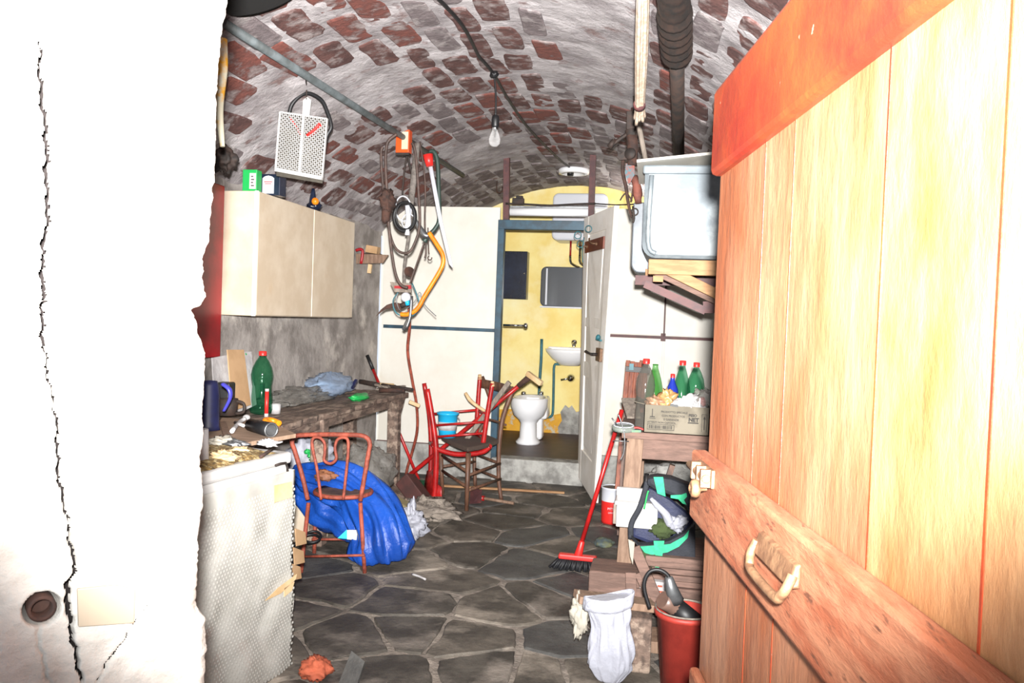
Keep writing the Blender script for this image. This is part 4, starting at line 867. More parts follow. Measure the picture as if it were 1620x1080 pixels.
m = MB(); q = at(655, 790, Z=.10); m.box(q + V((0, .1, 0)), (.34, .13, .12), Matrix.Rotation(.75, 3, 'Y') @ Matrix.Rotation(-.3, 3, 'Z')); m.build('dark_block', M('maroon_block', '4d2a26', '3c2320', 9, .7), label='dark maroon wooden block leaning at the foot of the bench', cat='block', bevel=.008)
m = MB(); m.beam(at(612, 770, Y=5.9), at(672, 800, Y=5.75), .10, .03); m.beam(at(640, 790, Y=5.6), at(700, 790, Y=5.7), .07, .03); m.build('broken_boards', 'bench', label='broken grey boards heaped round the maroon block', cat='boards')
low('rubble', 'grout', 'low mound of plaster rubble on the floor before the red chair', 'rubble', 675, 806, (.2, .16, .07), 5, .5)
low('crumpled_paper', 'bag', 'white crumpled plastic on the floor beside the blue bag', 'plastic', 649, 828, (.09, .06, .10), 14, .55)
p = at(664, 766, Z=.04); bott = MB(); bott.tube([p + V((-.08, 0, 0)), p + V((.02, 0, 0)), p + V((.06, 0, .01)), p + V((.09, 0, .015))], [.04, .04, .03, .014], 14, 3); bott.build('fallen_bottle', 'gbot', label='green bottle lying on its side behind the maroon block', cat='bottle')
m = MB(); p = at(663, 912, Z=.012); q = at(652, 908, Z=.012); m.tube([q, at(662, 911, Z=.015), at(673, 916, Z=.012)], .006, 6, 3); m.build('white_stick', 'paper', label='small white plastic stick lying alone on the slate floor', cat='stick')
tile_ = [at(x, y, Z=z) for x, y, z in ((535, 1082, 0), (556, 1029, .10), (577, 1046, .08), (562, 1090, 0))]
m = MB(); m.prism(tile_, (0, .01, -.012)); m.build('slate_shard', 'slate3', label='pointed slate shard propped up at the front of the floor', cat='stone')
low('brick_lump', 'terra', 'orange brick lump on the floor at the foot of the fridge', 'brick', 500, 1058, (.06, .06, .04), 3, .3)

# ================= stacked chairs =================
LA, LB, LC, LD = at(738, 808, Z=0), at(793, 790, Z=0), at(700, 782, Z=0), at(752, 772, Z=0)
t = T('brown_chair', 'old brown wooden chair with woven seat, carrying the upturned red chair', 'chair', (LA + LB + LC + LD) / 4)
def leg(p, top, r0=.015, r1=.02, name='leg', mat='brownw', par=None, k=1, pts_=None):
    m = MB(); m.tube(pts_ or [p, top], [r0, r1], 10, k); return m.build(name, mat, par if par is not None else t)
sz = .46
def up_(p, x, y, off=0): return at(x, y, Y=p.y + off)
tA, tC = up_(LA, 741, 716), up_(LC, 697, 712)
leg(LA, tA); leg(LC, tC)
tB = up_(LB, 814, 612, .05); tD = up_(LD, 762, 596, .05)
leg(LB, tB, pts_=crom([LB, up_(LB, 789, 755), up_(LB, 790, 700), up_(LB, 797, 655, .02), tB], 5), name='leg'); leg(LD, tD, pts_=crom([LD, up_(LD, 752, 700), up_(LD, 776, 640, .02), tD + V((0, 0, 0))], 4), name='leg')
sa, sb_, sc_, sd = tA + V((0, -.03, 0)), up_(LB, 790, 698), tC, up_(LD, 752, 688)
for q in (sa, sb_, sc_, sd): q.z = sz
ctr = (sa + sb_ + sc_ + sd) / 4
m = MB(); poly = []
for a_, b_ in ((sc_, sa), (sa, sb_), (sb_, sd), (sd, sc_)):
    mid = (a_ + b_) / 2; mid = ctr + (mid - ctr) * 1.12
    poly += crom([a_, mid, b_], 5)[:-1]
m.prism([p + V((0, 0, -.03)) for p in poly], (0, 0, .035)); m.build('seat', 'rush', t, bevel=.01)
for (p, q) in ((LA, LB), (LA, LC), (LC, LD), (LB, LD)):
    for z_ in (.16, .28, ) if (p, q) != (LC, LD) else (.22,):
        zo = z_ + (.03 if p is LA and q is LC else 0); a_ = p.lerp({id(LA): tA, id(LC): tC, id(LB): sb_, id(LD): sd}[id(p)], zo / sz); b_ = q.lerp({id(LA): tA, id(LC): tC, id(LB): sb_, id(LD): sd}[id(q)], zo / sz)
        m = MB(); m.tube([a_, b_], .011, 8, 1); m.build('stretcher', 'brownw', t)
m = MB(); a_, b_ = up_(LD, 762, 606, .04), up_(LB, 812, 620, .04); mid = (a_ + b_) / 2 + V((.03, .03, 0))
C_ = crom([a_, mid, b_], 8); m.grid(lambda u, v: C_[int(round(u * (len(C_) - 1)))] + V((0, 0, (v - .5) * .07)), len(C_) - 1, 1); m.build('back_slat', 'brownw', t, solid=.014)
m = MB(); a_, b_ = up_(LD, 757, 660, .02), up_(LB, 800, 672, .02); m.tube([a_, (a_ + b_) / 2 + V((.02, .02, 0)), b_], .010, 8, 4); m.build('back_rail', 'brownw', t)
# upturned red chair
rc = V((ctr.x, ctr.y, sz + .02)); NY, FY = rc.y - .17, rc.y + .15
t = T('red_chair', 'bright red wooden chair turned upside down on the brown chair', 'chair', rc)
m = MB(); m.tube(pts([(688, 708), (700, 713), (720, 718), (745, 718), (765, 714), (775, 706)], Y=NY), .02, 8, 5, flat=1.0); m.tube([at(688, 706, Y=NY), at(681, 700, Y=FY)], .018, 8, 1); m.tube([at(775, 706, Y=NY), at(755, 690, Y=FY)], .018, 8, 1); m.build('seat_rim', 'red', t)
def rl(lst, Yv, r=(.017, .02), nm='leg'):
    m = MB(); m.tube([at(x, y, Y=Yv + (o[0] if o else 0)) for x, y, *o in lst], list(r), 12, 5); return m.build(nm, 'red', t)
l1 = rl([(779, 606), (771, 655), (764, 704)], NY); l2 = rl([(759, 597), (756, 640), (753, 688)], FY)
l3 = rl([(676, 615), (684, 662), (690, 712), (689, 760), (687, 788)], NY, (.019, .023, .023, .02), 'back_post'); l4 = rl([(671, 606), (679, 655), (682, 700), (681, 745), (679, 768)], FY, (.018, .02, .02, .018), 'back_post')
for lg, (x, y), Yv in ((l1, (779, 603), NY), (l2, (759, 592), FY)):
    m = MB(); m.tube([at(x, y + 8, Y=Yv), at(x, y, Y=Yv)], [.0185, .013], 12, 1); m.build('worn_tip', 'bare', lg)
m = MB(); m.tube([at(687, 786, Y=NY), at(687, 792, Y=NY)], [.021, .018], 12, 1); m.build('worn_tip', 'bare', l3)
for a_, b_, Ya, Yb_ in (((684, 673), (769, 667), NY, NY), ((688, 691), (766, 685), NY, NY), ((680, 655), (757, 648), FY, FY), ((689, 670), (681, 665), NY, FY), ((772, 655), (757, 650), NY, FY)):
    m = MB(); m.tube([at(*a_, Y=Ya), at(*b_, Y=Yb_)], .0095, 8, 1); m.build('rung', 'red', t)
sl = crom([at(676, 745, Y=FY), at(672, 775, Y=rc.y), at(681, 792, Y=NY + .03), at(699, 800, Y=NY + .0)], 6); sh = crom([at(686, 742, Y=FY), at(683, 748, Y=rc.y), at(690, 762, Y=NY + .03), at(699, 771, Y=NY)], 6)
m = MB(); m.grid(lambda u, v: sl[int(round(u * 18))].lerp(sh[int(round(u * 18))], v), 18, 2); m.build('back_slat', 'red', t, solid=.012)
# blue bucket standing in the ring
bc = at(707, 700, Y=rc.y - .02); bc.z = sz + .006; hb = at(707, 652, Y=bc.y).z - bc.z; rb = .075
t = T('blue_bucket', 'sky blue plastic bucket with a white band on the brown chair seat', 'bucket', bc)
m = MB(); m.lathe([(0, .003), (rb * .86, .0), (rb * .94, hb * .4), (rb * 1.03, hb * .92), (rb * 1.15, hb * .93), (rb * 1.15, hb), (rb * 1.02, hb), (rb * .9, hb * .4), (rb * .8, .01), (0, .01)], bc, n=28); m.build('body', 'cyan', t)
m = MB(); m.lathe([(rb * .945, hb * .30), (rb * .99, hb * .62), (rb * 1.005, hb * .63)], bc, n=28); m.lathe([(rb * .95, hb * .31), (rb * 1.0, hb * .63)], bc, n=28); m.build('white_band', 'paper', t, solid=.002)
m = MB(); m.ring(bc + V((0, -.0, hb * .80)), rb * 1.25, .005, (.3, -.2, 1), 24, 6, a0=-60, a1=60); m.build('handle', 'paper', t)
# pickaxe, stick, hatchet
a_ = at(622, 772, Z=0); b_ = at(838, 596, Y=rc.y + .02)
t = T('pickaxe', 'long red handled mattock leaning through the red chair', 'mattock', a_)
m = MB(); m.tube([a_, a_.lerp(b_, .5), b_], .017, 10, 2); m.build('handle', 'red', t)
m = MB(); m.tube([b_.lerp(a_, .08), b_.lerp(a_, .0)], [.02, .026], 10, 1); m.build('socket', 'rust', t)
m = MB(); m.beam(at(834, 590, Y=rc.y), at(857, 607, Y=rc.y - .05), .04, .04); m.build('head_block', 'bare', t, bevel=.006)
a_, b_ = at(735, 700, Y=rc.y - .0), at(806, 604, Y=rc.y - .08)
m = MB(); m.beam(a_, b_, .028, .035); m.build('grey_stick', 'greyw', label='grey weathered stick leaning across the seat of the brown chair', cat='stick', bevel=.003)
m = MB(); m.tube(pts([(736, 621), (743, 632), (752, 640), (770, 652)], Y=rc.y + .05), [.012, .016, .014, .012], 10, 4); m.build('curved_stick', 'bare', label='curved pale wooden handle crossing between the red chair legs', cat='handle')
t = T('hatchet', 'small hatchet with worn handle lying behind the brown chair', 'hatchet', at(757, 786, Z=0)); 
m = MB(); m.tube([at(760, 787, Z=.03), at(813, 796, Z=.015)], .012, 8, 1); m.build('handle', 'wood', t); m = MB(); m.prism([at(742, 797, Z=.01), at(757, 796, Z=.01), at(758, 775, Z=.09), at(744, 770, Z=.10)], (.02, .02, 0)); m.build('blade', 'maroon', t, bevel=.004)
m = MB(); m.tube([at(758, 787, Z=.03), at(766, 788, Z=.03)], .02, 10, 1); m.build('collar', 'red', t)
# red pole with black grip against the wall, bent brown hose
a_, b_ = at(668, 772, Z=0), at(581, 562, Y=6.62)
t = T('red_pole', 'thin red pole with black grip leaning behind the bench', 'pole', a_)
m = MB(); m.tube([a_, b_.lerp(a_, .1)], .013, 10, 1); m.build('shaft', 'red', t); m = MB(); m.tube([b_.lerp(a_, .11), b_], .016, 10, 1); m.build('grip', 'black', t)
# stuff on the floor near the step
a_ = at(696, 772, Z=.0); m = MB(); m.beam(at(700, 768, Z=.012), at(893, 779, Z=.012), .03, .015); m.build('wood_strip', 'woodx', label='thin wooden strip lying along the foot of the concrete step', cat='strip')

# ================= hanging tangle at the end of the pipe =================
HY = onbar(645).y; print('HY', HY)
def h(x, y, o=0): return at(x, y, Y=HY + o)
def cabl(lst, r, mat, name, lab, cat, o=0, k=4, n=7):
    m = MB(); m.tube([h(x, y, o) for x, y in lst], r, n, k); return m.build(name, mat, label=lab, cat=cat)
t = T('orange_transformer', 'orange and cream electric unit hung on the end of the pipe', 'electric unit', h(638, 240))
m = MB(); a_, b_ = h(628, 205, -.07), h(648, 242, -.07); m.b2((a_.x, a_.y - .02, b_.z), (b_.x, a_.y + .05, a_.z)); m.build('case', 'orange2', t, bevel=.006)
m = MB(); m.b2((a_.x + .045, a_.y - .03, b_.z + .02), (b_.x - .005, a_.y - .02, a_.z - .02)); m.build('cream_plate', 'cab', t, bevel=.002)
m = MB(); m.tube([h(640, 205, -.04), h(641, 197, -.03)], .008, 6, 1); m.b2((a_.x, a_.y - .015, b_.z - .015), (b_.x, a_.y + .04, b_.z)); m.build('bracket', 'dark', t)
cabl([(628, 212), (615, 222), (611, 235), (610, 260), (612, 300), (614, 340), (618, 385), (625, 430), (634, 450), (645, 455)], .010, 'rope', 'hanging_cable', 'long brown cable hanging in the leftmost loop of the tangle', 'cable', -.35)
cabl([(606, 232), (603, 240), (604, 270), (609, 320), (617, 370), (628, 395), (645, 400), (656, 385), (664, 355), (662, 300), (657, 240), (652, 226)], .009, 'rope', 'hanging_cable', 'brown cable loop reaching from the pipe to mid height of the tangle', 'cable', -.33)
cabl([(644, 235), (647, 256), (652, 280), (650, 310), (646, 335)], .008, 'dark', 'hanging_cable', 'dark twisted flex hanging below the orange unit', 'cable', -.02)
cabl([(645, 238), (640, 268), (637, 300), (637, 322)], .006, 'dark', 'hanging_wire', 'thin dark wire left of the grey strap in the tangle', 'wire', -.03)
m = MB(); m.tube([h(660, 226, -.04), h(656, 270, -.05), h(650, 320, -.05), h(648, 345, -.04)], [.020, .024, .022, .02], 8, 4, flat=.6); m.build('grey_strap', 'ropeg', label='broad grey strap hanging from the pipe in the middle of the tangle', cat='strap')
cabl([(651, 345), (640, 420), (640, 455)], .012, 'ropeg', 'grey_rope', 'thick pale grey cord hanging under the black coil', 'cord')
m = MB(); m.ring(h(640, 343, -.10), .083, .014, (0, 1, 0), 36, 8, (.9, 1.15)); m.ring(h(641, 341, -.12), .076, .007, (.1, 1, .1), 36, 6, (.9, 1.2)); m.build('black_cable_coil', 'black', label='small round coil of black cable in the middle of the tangle', cat='cable')
m = MB(); m.ring(h(638, 330, -.09), .07, .005, (0, 1, .2), 30, 6, (.8, 1.2)); m.ring(h(646, 350, -.09), .05, .004, (.2, 1, 0), 30, 6); m.tube([h(645, 325, -.1), h(646, 348, -.1), h(644, 372, -.1)], .018, 8, 3, .3); m.build('wire_bundle', 'heater', label='whitish wires bundled inside the black coil', cat='wire')
m = MB(); m.blob(h(613, 318, -.36), (.045, .05, .075), .4, 2, 4); m.tube([h(613, 325, -.36), h(610, 345, -.36), h(612, 352, -.36)], [.035, .03, .02], 8, 2, .3); m.build('rope_knot', 'rust', label='brown knot of cable at the left side of the tangle', cat='knot')
cabl([(664, 225), (670, 262), (673, 300), (672, 350), (674, 395), (672, 408)], .006, 'rope', 'hook_rod', 'thin brown rod with a hook at its lower end, left of the saw', 'rod', .02)
m = MB(); m.ring(h(680, 408, .02), .014, .004, (0, 1, 0), 16, 6, a0=-200, a1=60); m.tube(pts([(677, 360), (678, 395), (679, 402)], Y=HY + .02), .004, 6, 2); m.build('wire_hook', 'rust', label='small wire hook hanging under the bow handle', cat='hook')
# saw : red handle, white blade
t = T('pruning_saw', 'white bladed stick with a red plastic handle on the pipe end', 'stick', h(703, 420, -.05))
m = MB(); m.tube([h(677, 245, -.05), h(680, 263, -.05)], [.036, .024], 14, 1); m.build('handle', 'redcap', t)
m = MB(); m.tube([h(681, 264, -.05), h(697, 350, -.05), h(713, 417, -.05), h(716, 423, -.05)], [.016, .014, .012, .003], 10, 1, flat=.6); m.build('blade', 'heater', t)
m = MB(); m.tube(pts([(679, 240), (686, 240), (692, 255), (694, 300), (695, 345), (688, 362), (678, 372), (671, 382)], Y=HY), [.013, .015, .015, .015, .015, .015, .016, .02], 8, 5); m.build('green_bow', M('dark_green_tube', '2d3f38', '24312c', 12, .5), label='dark green curved hose hooked over the pipe end', cat='hose')
t = T('bow_saw', 'orange framed bow saw hanging before the white partition', 'saw', h(645, 490))
m = MB(); m.tube(pts([(679, 368), (692, 388), (700, 402), (701, 416), (694, 432), (672, 468), (664, 483), (656, 492), (645, 497), (634, 497)], Y=HY - .03), .0155, 12, 6); m.build('frame', 'orange', t)
m = MB(); m.tube(pts([(655, 345), (662, 358), (672, 372), (679, 372)], Y=HY - .02), [.012, .02, .025, .016], 8, 3); m.build('handle', 'steel', t)
m = MB(); m.beam(h(671, 385, -.03), h(649, 448, -.03), .020, .010); m.build('blade', 'rope', t)
m = MB(); m.tube([h(648, 500, -.02), h(644, 512, -.02), h(638, 522, -.02)], [.012, .02, .012], 8, 2); m.tube([h(651, 468, -.04), h(649, 500, -.04), h(642, 520, -.04)], .012, 8, 3); m.build('bolt_lever', 'steel', label='steel lever hanging at the bottom of the tangle', cat='lever')
m = MB(); m.prism([h(618, 446), h(651, 448), h(652, 463), h(625, 462)], (0, -.02, 0)); tr = m.build('metal_tray', 'greyw', label='small grey metal tray with red print at the foot of the tangle', cat='tray', bevel=.003)
m = MB(); m.prism([h(624, 452, -.022), h(650, 451, -.022), h(651, 457, -.022), h(624, 456, -.022)], (0, -.004, 0)); m.build('red_print', 'redcloth', tr)
m = MB(); m.lathe([(0, -.012), (.04, -.008), (.046, 0), (.04, .004), (0, .0)], h(648, 430, -.02), (.9, -.5, .1), 20, (1.1, .8)); m.build('pot_lid', 'rust', label='small dark oval lid hanging above the metal tray', cat='lid')
m = MB(); m.blob(h(642, 470, -.05), (.034, .034, .034)); bl = m.build('hanging_bulb', 'heater', label='dusty round glass bulb hanging under the metal tray', cat='bulb')
m = MB(); m.tube([h(644, 474, -.05), h(645, 483, -.05)], [.018, .014], 10, 1); m.build('blue_cap', 'cyan', bl)
sk = [(595, 500), (602, 490), (612, 482), (624, 478), (636, 480)]; sk2 = [(634, 492), (622, 487), (610, 489), (602, 494)]
m = MB(); m.prism([h(x, y, .0) for x, y in sk + sk2], (0, .008, 0)); t = m.build('sickle', 'rust', label='brown curved sickle blade at the lower left of the tangle', cat='sickle')
m = MB(); m.tube([h(634, 484), h(643, 480)], .018, 8, 1); m.build('handle', 'dark', t)
cabl([(652, 448), (659, 465), (663, 480), (660, 492), (650, 500), (632, 498), (624, 490), (622, 475), (630, 462)], .005, 'teal', 'green_wire', 'thin green wire loop around the hanging bulb', 'wire')
cabl([(630, 462), (627, 475), (635, 492), (655, 478), (664, 462), (672, 482), (690, 500)], .003, 'steel', 'thin_wire', 'very thin grey wire sticking out right of the tangle', 'wire')
m = MB(); m.tube([at(646, 470, Y=5.9), at(648, 515, Y=6.0), at(645, 555, Y=6.1), at(652, 600, Y=6.2), at(659, 640, Y=6.3), at(660, 680, Y=6.4), at(652, 715, Y=6.5), at(644, 742, Y=6.55), at(641, 768, Y=6.6)], .012, 8, 5); t = m.build('brown_cable', 'tuberust', label='long brown cable dangling from the tangle down to the floor', cat='cable')
m = MB(); m.beam(at(647, 635, Y=6.27), at(664, 642, Y=6.3), .03, .03); m.build('wooden_toggle', 'bare', label='short pale wooden handle tied to the dangling brown cable', cat='handle', bevel=.005)
# little wall shelf right of the cabinet
wX = XL + .12; t = T('wall_shelf', 'small beige wall shelf with a red clamp right of the cabinet', 'shelf', at(590, 415, X=-2.40))
m = MB(); a_ = at(565, 410, X=-2.38); b_ = at(612, 409, X=-2.30)
m.prism([at(563, 401, Y=6.3), at(614, 403, Y=6.3), at(605, 416, Y=6.3), at(563, 417, Y=6.3)], (0, .03, 0)); m.build('front_board', 'wood', t, bevel=.003)
m = MB(); m.prism([at(563, 403, Y=6.33), at(608, 404, Y=6.33), at(600, 400, Y=6.6), at(563, 400, Y=6.6)], (0, 0, -.015)); m.build('shelf_board', 'wood', t)
m = MB(); m.tube([at(563, 396, Y=6.28), at(570, 394, Y=6.28), at(574, 398, Y=6.28), at(571, 417, Y=6.28)], .012, 8, 3); m.build('clamp', 'redcloth', t)
m = MB(); m.beam(at(586, 418, Y=6.34), at(584, 432, Y=6.34), .03, .02); m.build('peg', 'bare', t)
m = MB(); m.box(at(590, 395, Y=6.4), (.10, .08, .06), Matrix.Rotation(.15, 3, 'Y')); m.build('paper_packet', 'cardb', label='pale packet standing on the small wall shelf', cat='packet', bevel=.004)
# ================= washroom =================
def w8(x, y, Y=8.70): return at(x, y, Y=Y)
# bidet
bb_ = at(835, 701, Z=.19); s = 1.0
t = T('bidet', 'white china bidet in the yellow washroom', 'bidet', bb_)
hb = at(836, 628, Y=bb_.y).z - .19; 
m = MB(); m.lathe([(0, 0), (.115, 0), (.12, .02), (.085, .06), (.08, hb * .45), (.10, hb * .52), (.15, hb * .62), (.18, hb * .8), (.185, hb * .97), (.175, hb), (.14, hb - .005), (.12, hb - .08), (0, hb - .12)], bb_, n=36, sc=(1, 1.2))
q = bb_.copy()
for v in m.v:
    if v.z > .19 + hb * .5 and v.y > bb_.y: v.y += (v.y - bb_.y) * .6
m.build('bowl', 'china', t)
m = MB(); m.box(bb_ + V((0, .33, hb * .72)), (.30, .22, hb * .5)); m.box(bb_ + V((.05, .33, hb * .3)), (.10, .16, hb * .6)); m.build('back_block', 'china', t, bevel=.03)
for x in (828, 856):
    m = MB(); p = at(x, 628, Y=bb_.y + .30); m.lathe([(.022, -.03), (.02, 0), (.012, .01), (.012, .02), (.024, .03), (.024, .05), (.016, .058), (0, .058)], p, n=18); m.build('tap', 'chrome', t)
m = MB(); p = at(842, 628, Y=bb_.y + .28); m.lathe([(.01, -.03), (.01, .005), (.006, .02), (0, .02)], p, n=12); m.build('plug_lever', 'rust', t)
# washbasin
t = T('washbasin', 'white washbasin on the yellow washroom wall', 'basin', w8(893, 575))
p = w8(905, 552); wz = p.z
m = MB(); prof = [(0, -.17), (.10, -.165), (.19, -.10), (.25, -.03), (.26, .0), (.245, .004), (.22, -.02), (.14, -.10), (0, -.12)]; m.lathe(prof, V((p.x, YB - .22, wz)), n=36, sc=(1, .85)); m.build('bowl', 'china', t)
m = MB(); m.box((p.x, YB - .06, wz - .01), (.5, .12, .06)); m.build('ledge', 'china', t, bevel=.015)
m = MB(); q = at(908, 545, Y=YB - .1); m.lathe([(.022, -.02), (.02, .0), (.03, .015), (.03, .035), (.02, .05), (0, .052)], q, n=16); m.tube([q, q + V((0, -.05, .02)), q + V((0, -.10, 0))], .011, 8, 4); m.build('tap', 'chrome', t)
# mirror cabinet
a_, b_ = w8(858, 422), w8(925, 487)
t = T('mirror_cabinet', 'bathroom cabinet with mirror doors above the basin', 'mirror', V((a_.x + .2, YB - .1, b_.z)))
m = MB(); xr_ = a_.x + .52; r_ = .05
def rrect(x0, x1, z0, z1, r, y, n=5):
    out = []
    for cx_, cz_, s_ in ((x1 - r, z0 + r, -90), (x1 - r, z1 - r, 0), (x0 + r, z1 - r, 90), (x0 + r, z0 + r, 180)):
        for k in range(n + 1): an = R(s_ + 90 * k / n); out.append(V((cx_ + r * math.cos(an), y, cz_ + r * math.sin(an))))
    return out
m.prism(rrect(a_.x, xr_, b_.z, a_.z, .06, YB - .12), (0, .12, 0)); m.build('body', 'navy2', t)
m = MB(); m.prism(rrect(a_.x + .012, xr_ - .01, b_.z + .012, a_.z - .01, .05, YB - .128), (0, .006, 0)); m.build('mirror', 'mirror', t)
m = MB(); m.b2((a_.x + .005, YB - .15, b_.z - .012), (xr_, YB, b_.z + .004)); m.b2((a_.x + .055, YB - .134, b_.z + .02), (a_.x + .072, YB - .128, a_.z - .02)); m.build('shelf_edge', 'heater', t)
# navy cabinet
a_, b_ = w8(804, 398), w8(834, 474)
t = T('navy_cabinet', 'narrow glossy navy cabinet on the yellow wall, left of the mirror', 'cabinet', V((a_.x, YB - .1, b_.z)))
m = MB(); m.b2((a_.x - .12, YB - .14, b_.z), (b_.x, YB, a_.z)); m.build('body', 'navy2', t, bevel=.006)
m = MB(); m.b2((a_.x - .11, YB - .152, b_.z + .01), (b_.x - .008, YB - .14, a_.z - .01)); m.build('door', 'navy2', t, bevel=.004)
m = MB(); m.blob(V((b_.x - .025, YB - .16, (a_.z + b_.z) / 2 + .02)), (.01, .01, .01)); m.build('knob', 'chrome', t)
# heater
a_, b_ = at(875, 305, Y=8.35), at(957, 381, Y=8.35)
t = T('water_heater', 'grey white water heater high on the washroom wall', 'water heater', V((a_.x, 8.5, b_.z)))
m = MB(); m.prism(rrect(a_.x, a_.x + .56, b_.z, a_.z, .06, 8.35), (0, .38, 0)); m.build('body', 'heater', t, bevel=.02)
for x in (903, 918):
    m = MB(); q = at(x, 384, Y=8.45); m.tube([q + V((0, 0, .02)), q + V((0, 0, -.13))], .010, 8, 1); m.build('red_hose' if x == 903 else 'hose', 'redcloth' if x == 903 else 'dark', t)
    m = MB(); m.tube([q + V((0, 0, -.13)), q + V((0.0, .1, -.2)), q + V((.08, .2, -.24))], .012, 8, 3); m.build('fitting', 'chrome', t)
# towel bar, pipes, valve
m = MB(); a_, b_ = at(796, 514, Y=7.04), at(829, 515, Y=7.04); m.tube([a_ + V((-.0, 0, 0)), b_], .009, 8, 1); m.lathe([(.0, 0), (.02, .004), (.024, .018), (.018, .03), (0, .034)], b_, (1, -.2, 0), 16); m.build('towel_bar', 'chrome', label='chrome towel bar projecting beside the blue door frame', cat='towel bar')
m = MB(); m.tube([w8(857, 536), w8(856, 570), w8(854, 600), w8(852, 640)], .016, 10, 3); m.build('green_pipe', 'teal', label='upright teal pipe on the yellow wall above the bidet', cat='pipe')
m = MB(); m.tube([w8(905, 575), w8(884, 576), w8(877, 578), w8(876, 600), w8(875, 645), w8(873, 657), w8(866, 660), w8(850, 660)], .014, 10, 3); m.build('drain_pipe', 'teal', label='angled teal pipe from the basin down to the bidet', cat='pipe')
m = MB(); q = w8(903, 598); m.lathe([(.0, .06), (.03, .055), (.036, .03), (.045, .0)], q, (0, -1, 0), 20); m.tube([q + V((0, -.04, 0)), q + V((-.10, -.05, -.02))], [.009, .012], 8, 1); m.build('wall_valve', 'chrome', label='chrome wall valve below the washbasin', cat='valve')
# light tube, board and cable over the lintel
a_, b_ = at(806, 335, Y=YP + .06), at(930, 336, Y=YP + .06)
t = T('tube_light', 'long white lamp fitting above the blue lintel', 'lamp', a_); m = MB(); m.tube([a_ + V((-.0, 0, 0)), b_ + V((.05, 0, 0))], .036, 16, 1); m.build('tube', 'china', t); m = MB(); m.box((a_ + b_) / 2 + V((0, .05, .03)), ((b_ - a_).length, .05, .05)); m.build('housing', 'steel', t)
m = MB(); m.tube(pts([(800, 322), (830, 323), (870, 325), (910, 323), (942, 322)], Y=YP - .03), .009, 8, 3); m.tube(pts([(942, 322), (975, 324), (1003, 323)], Y=YP - .03), .006, 6, 2); m.build('lintel_cable', 'dark', label='dark cable stretched between the two maroon posts', cat='cable')
m = MB(); q = at(820, 318, Y=YP - .03); m.box(q, (.10, .05, .05)); m.box(q + V((.01, 0, .03)), (.06, .04, .03)); m.build('junction_box', 'dark', label='dark junction box on the cable beside the left maroon post', cat='junction box', bevel=.006)

# ================= right bench =================
RZ = .84; rl_ = at(985, 935, Z=0); RY = rl_.y; rx0 = at(1003, 700, Y=RY).x
t = T('workbench', 'pale wooden workbench with a deep apron against the right wall', 'workbench', (rx0 + .4, RY + .5, 0))
def rb(x, y, o=0): return at(x, y, Y=RY + o)
xa = rb(990, 690).x; xb = XR - .03
m = MB(); 
for k in range(3): pass
for k, (ya, yb) in enumerate(((RY - .03, RY + .30), (RY + .305, RY + .62), (RY + .625, RY + .95))):
    m = MB(); m.b2((xa - .02 - .02 * (k == 1), ya, RZ - .035), (xb, yb, RZ)); m.build('top_plank', 'pinkw', t, bevel=.004)
za_ = rb(1050, 728).z
m = MB(); m.b2((xa + .08, RY, za_), (xb, RY + .03, RZ - .036)); m.build('apron', 'pinkw', t, bevel=.003)
m = MB(); m.beam(rl_, V((xa + .05, RY + .02, RZ - .036)), .085, .07, (0, 1, 0)); m.build('leg', 'wood', t, bevel=.004)
m = MB(); m.beam((xa + .04, RY + .85, 0), (xa + .05, RY + .85, RZ - .036), .08, .07, (0, 1, 0)); m.build('leg', 'wood', t, bevel=.004)
m = MB(); m.b2((xa + .02, RY + .03, RZ - .14), (xa + .05, RY + .85, RZ - .036)); m.build('side_apron', 'pinkw', t)
m = MB(); m.beam(rb(1052, 770, .5), rb(1064, 735, .5), .05, .03); m.build('brace', 'brownw', t)
# carton with old printing
a_, b_, c_, d_ = rb(1018, 677, -.02), rb(1103, 690, -.02), rb(1104, 640, -.02), rb(1026, 628, -.02)
a_.z = RZ; b_.z = RZ; dirx = (b_ - a_).normalized(); a_ += V((0, 0, 0)); b_ = a_ + dirx * .33
ht = .145; t = T('carton', 'faded open cardboard carton with black print on the workbench', 'carton', (a_ + b_) / 2 + V((0, .1, 0)))
Z_ = V((0, 0, 1)); dp = V((-dirx.y, dirx.x, 0)) * .22; flr = .012
def quadslab(p, q, name, h=ht, tilt=V((0, 0, 0)), mat='cardg'):
    m = MB(); n_ = (q - p).cross(Z_).normalized() * .004; m.hexa([p, q, q - n_, p - n_, p + Z_ * h + tilt, q + Z_ * h + tilt, q + Z_ * h - n_ + tilt, p + Z_ * h - n_ + tilt]); return m.build(name, mat, t)
fr = quadslab(a_, b_, 'side'); quadslab(b_, b_ + dp, 'side'); quadslab(b_ + dp, a_ + dp, 'side'); quadslab(a_ + dp, a_, 'side')
m = MB(); m.hexa([a_, b_, b_ + dp, a_ + dp] + [p + Z_ * .004 for p in (a_, b_, b_ + dp, a_ + dp)]); m.build('bottom', 'cardg', t)
m = MB(); q = a_ + Z_ * ht; m.hexa([q, q + dp, q + dp + dirx * -.05 + Z_ * .02, q + dirx * -.05 + Z_ * .01] + [p + Z_ * .003 for p in (q, q + dp, q + dp + dirx * -.05 + Z_ * .02, q + dirx * -.05 + Z_ * .01)]); m.build('flap', 'cardg', t)
nf = dirx.cross(Z_); sd = Z_
def tx(s_, size, u, v, bold=.0004): return text(s_, size, a_ + dirx * u + Z_ * v + nf * .0008, dirx, Z_, 'ink', t, bold=bold)
tx('PRODOTTO SPECIALE', .0135, .085, .108); tx('CON PRODUCTOS', .0135, .09, .088); tx('E GARANZIE', .0135, .10, .069)
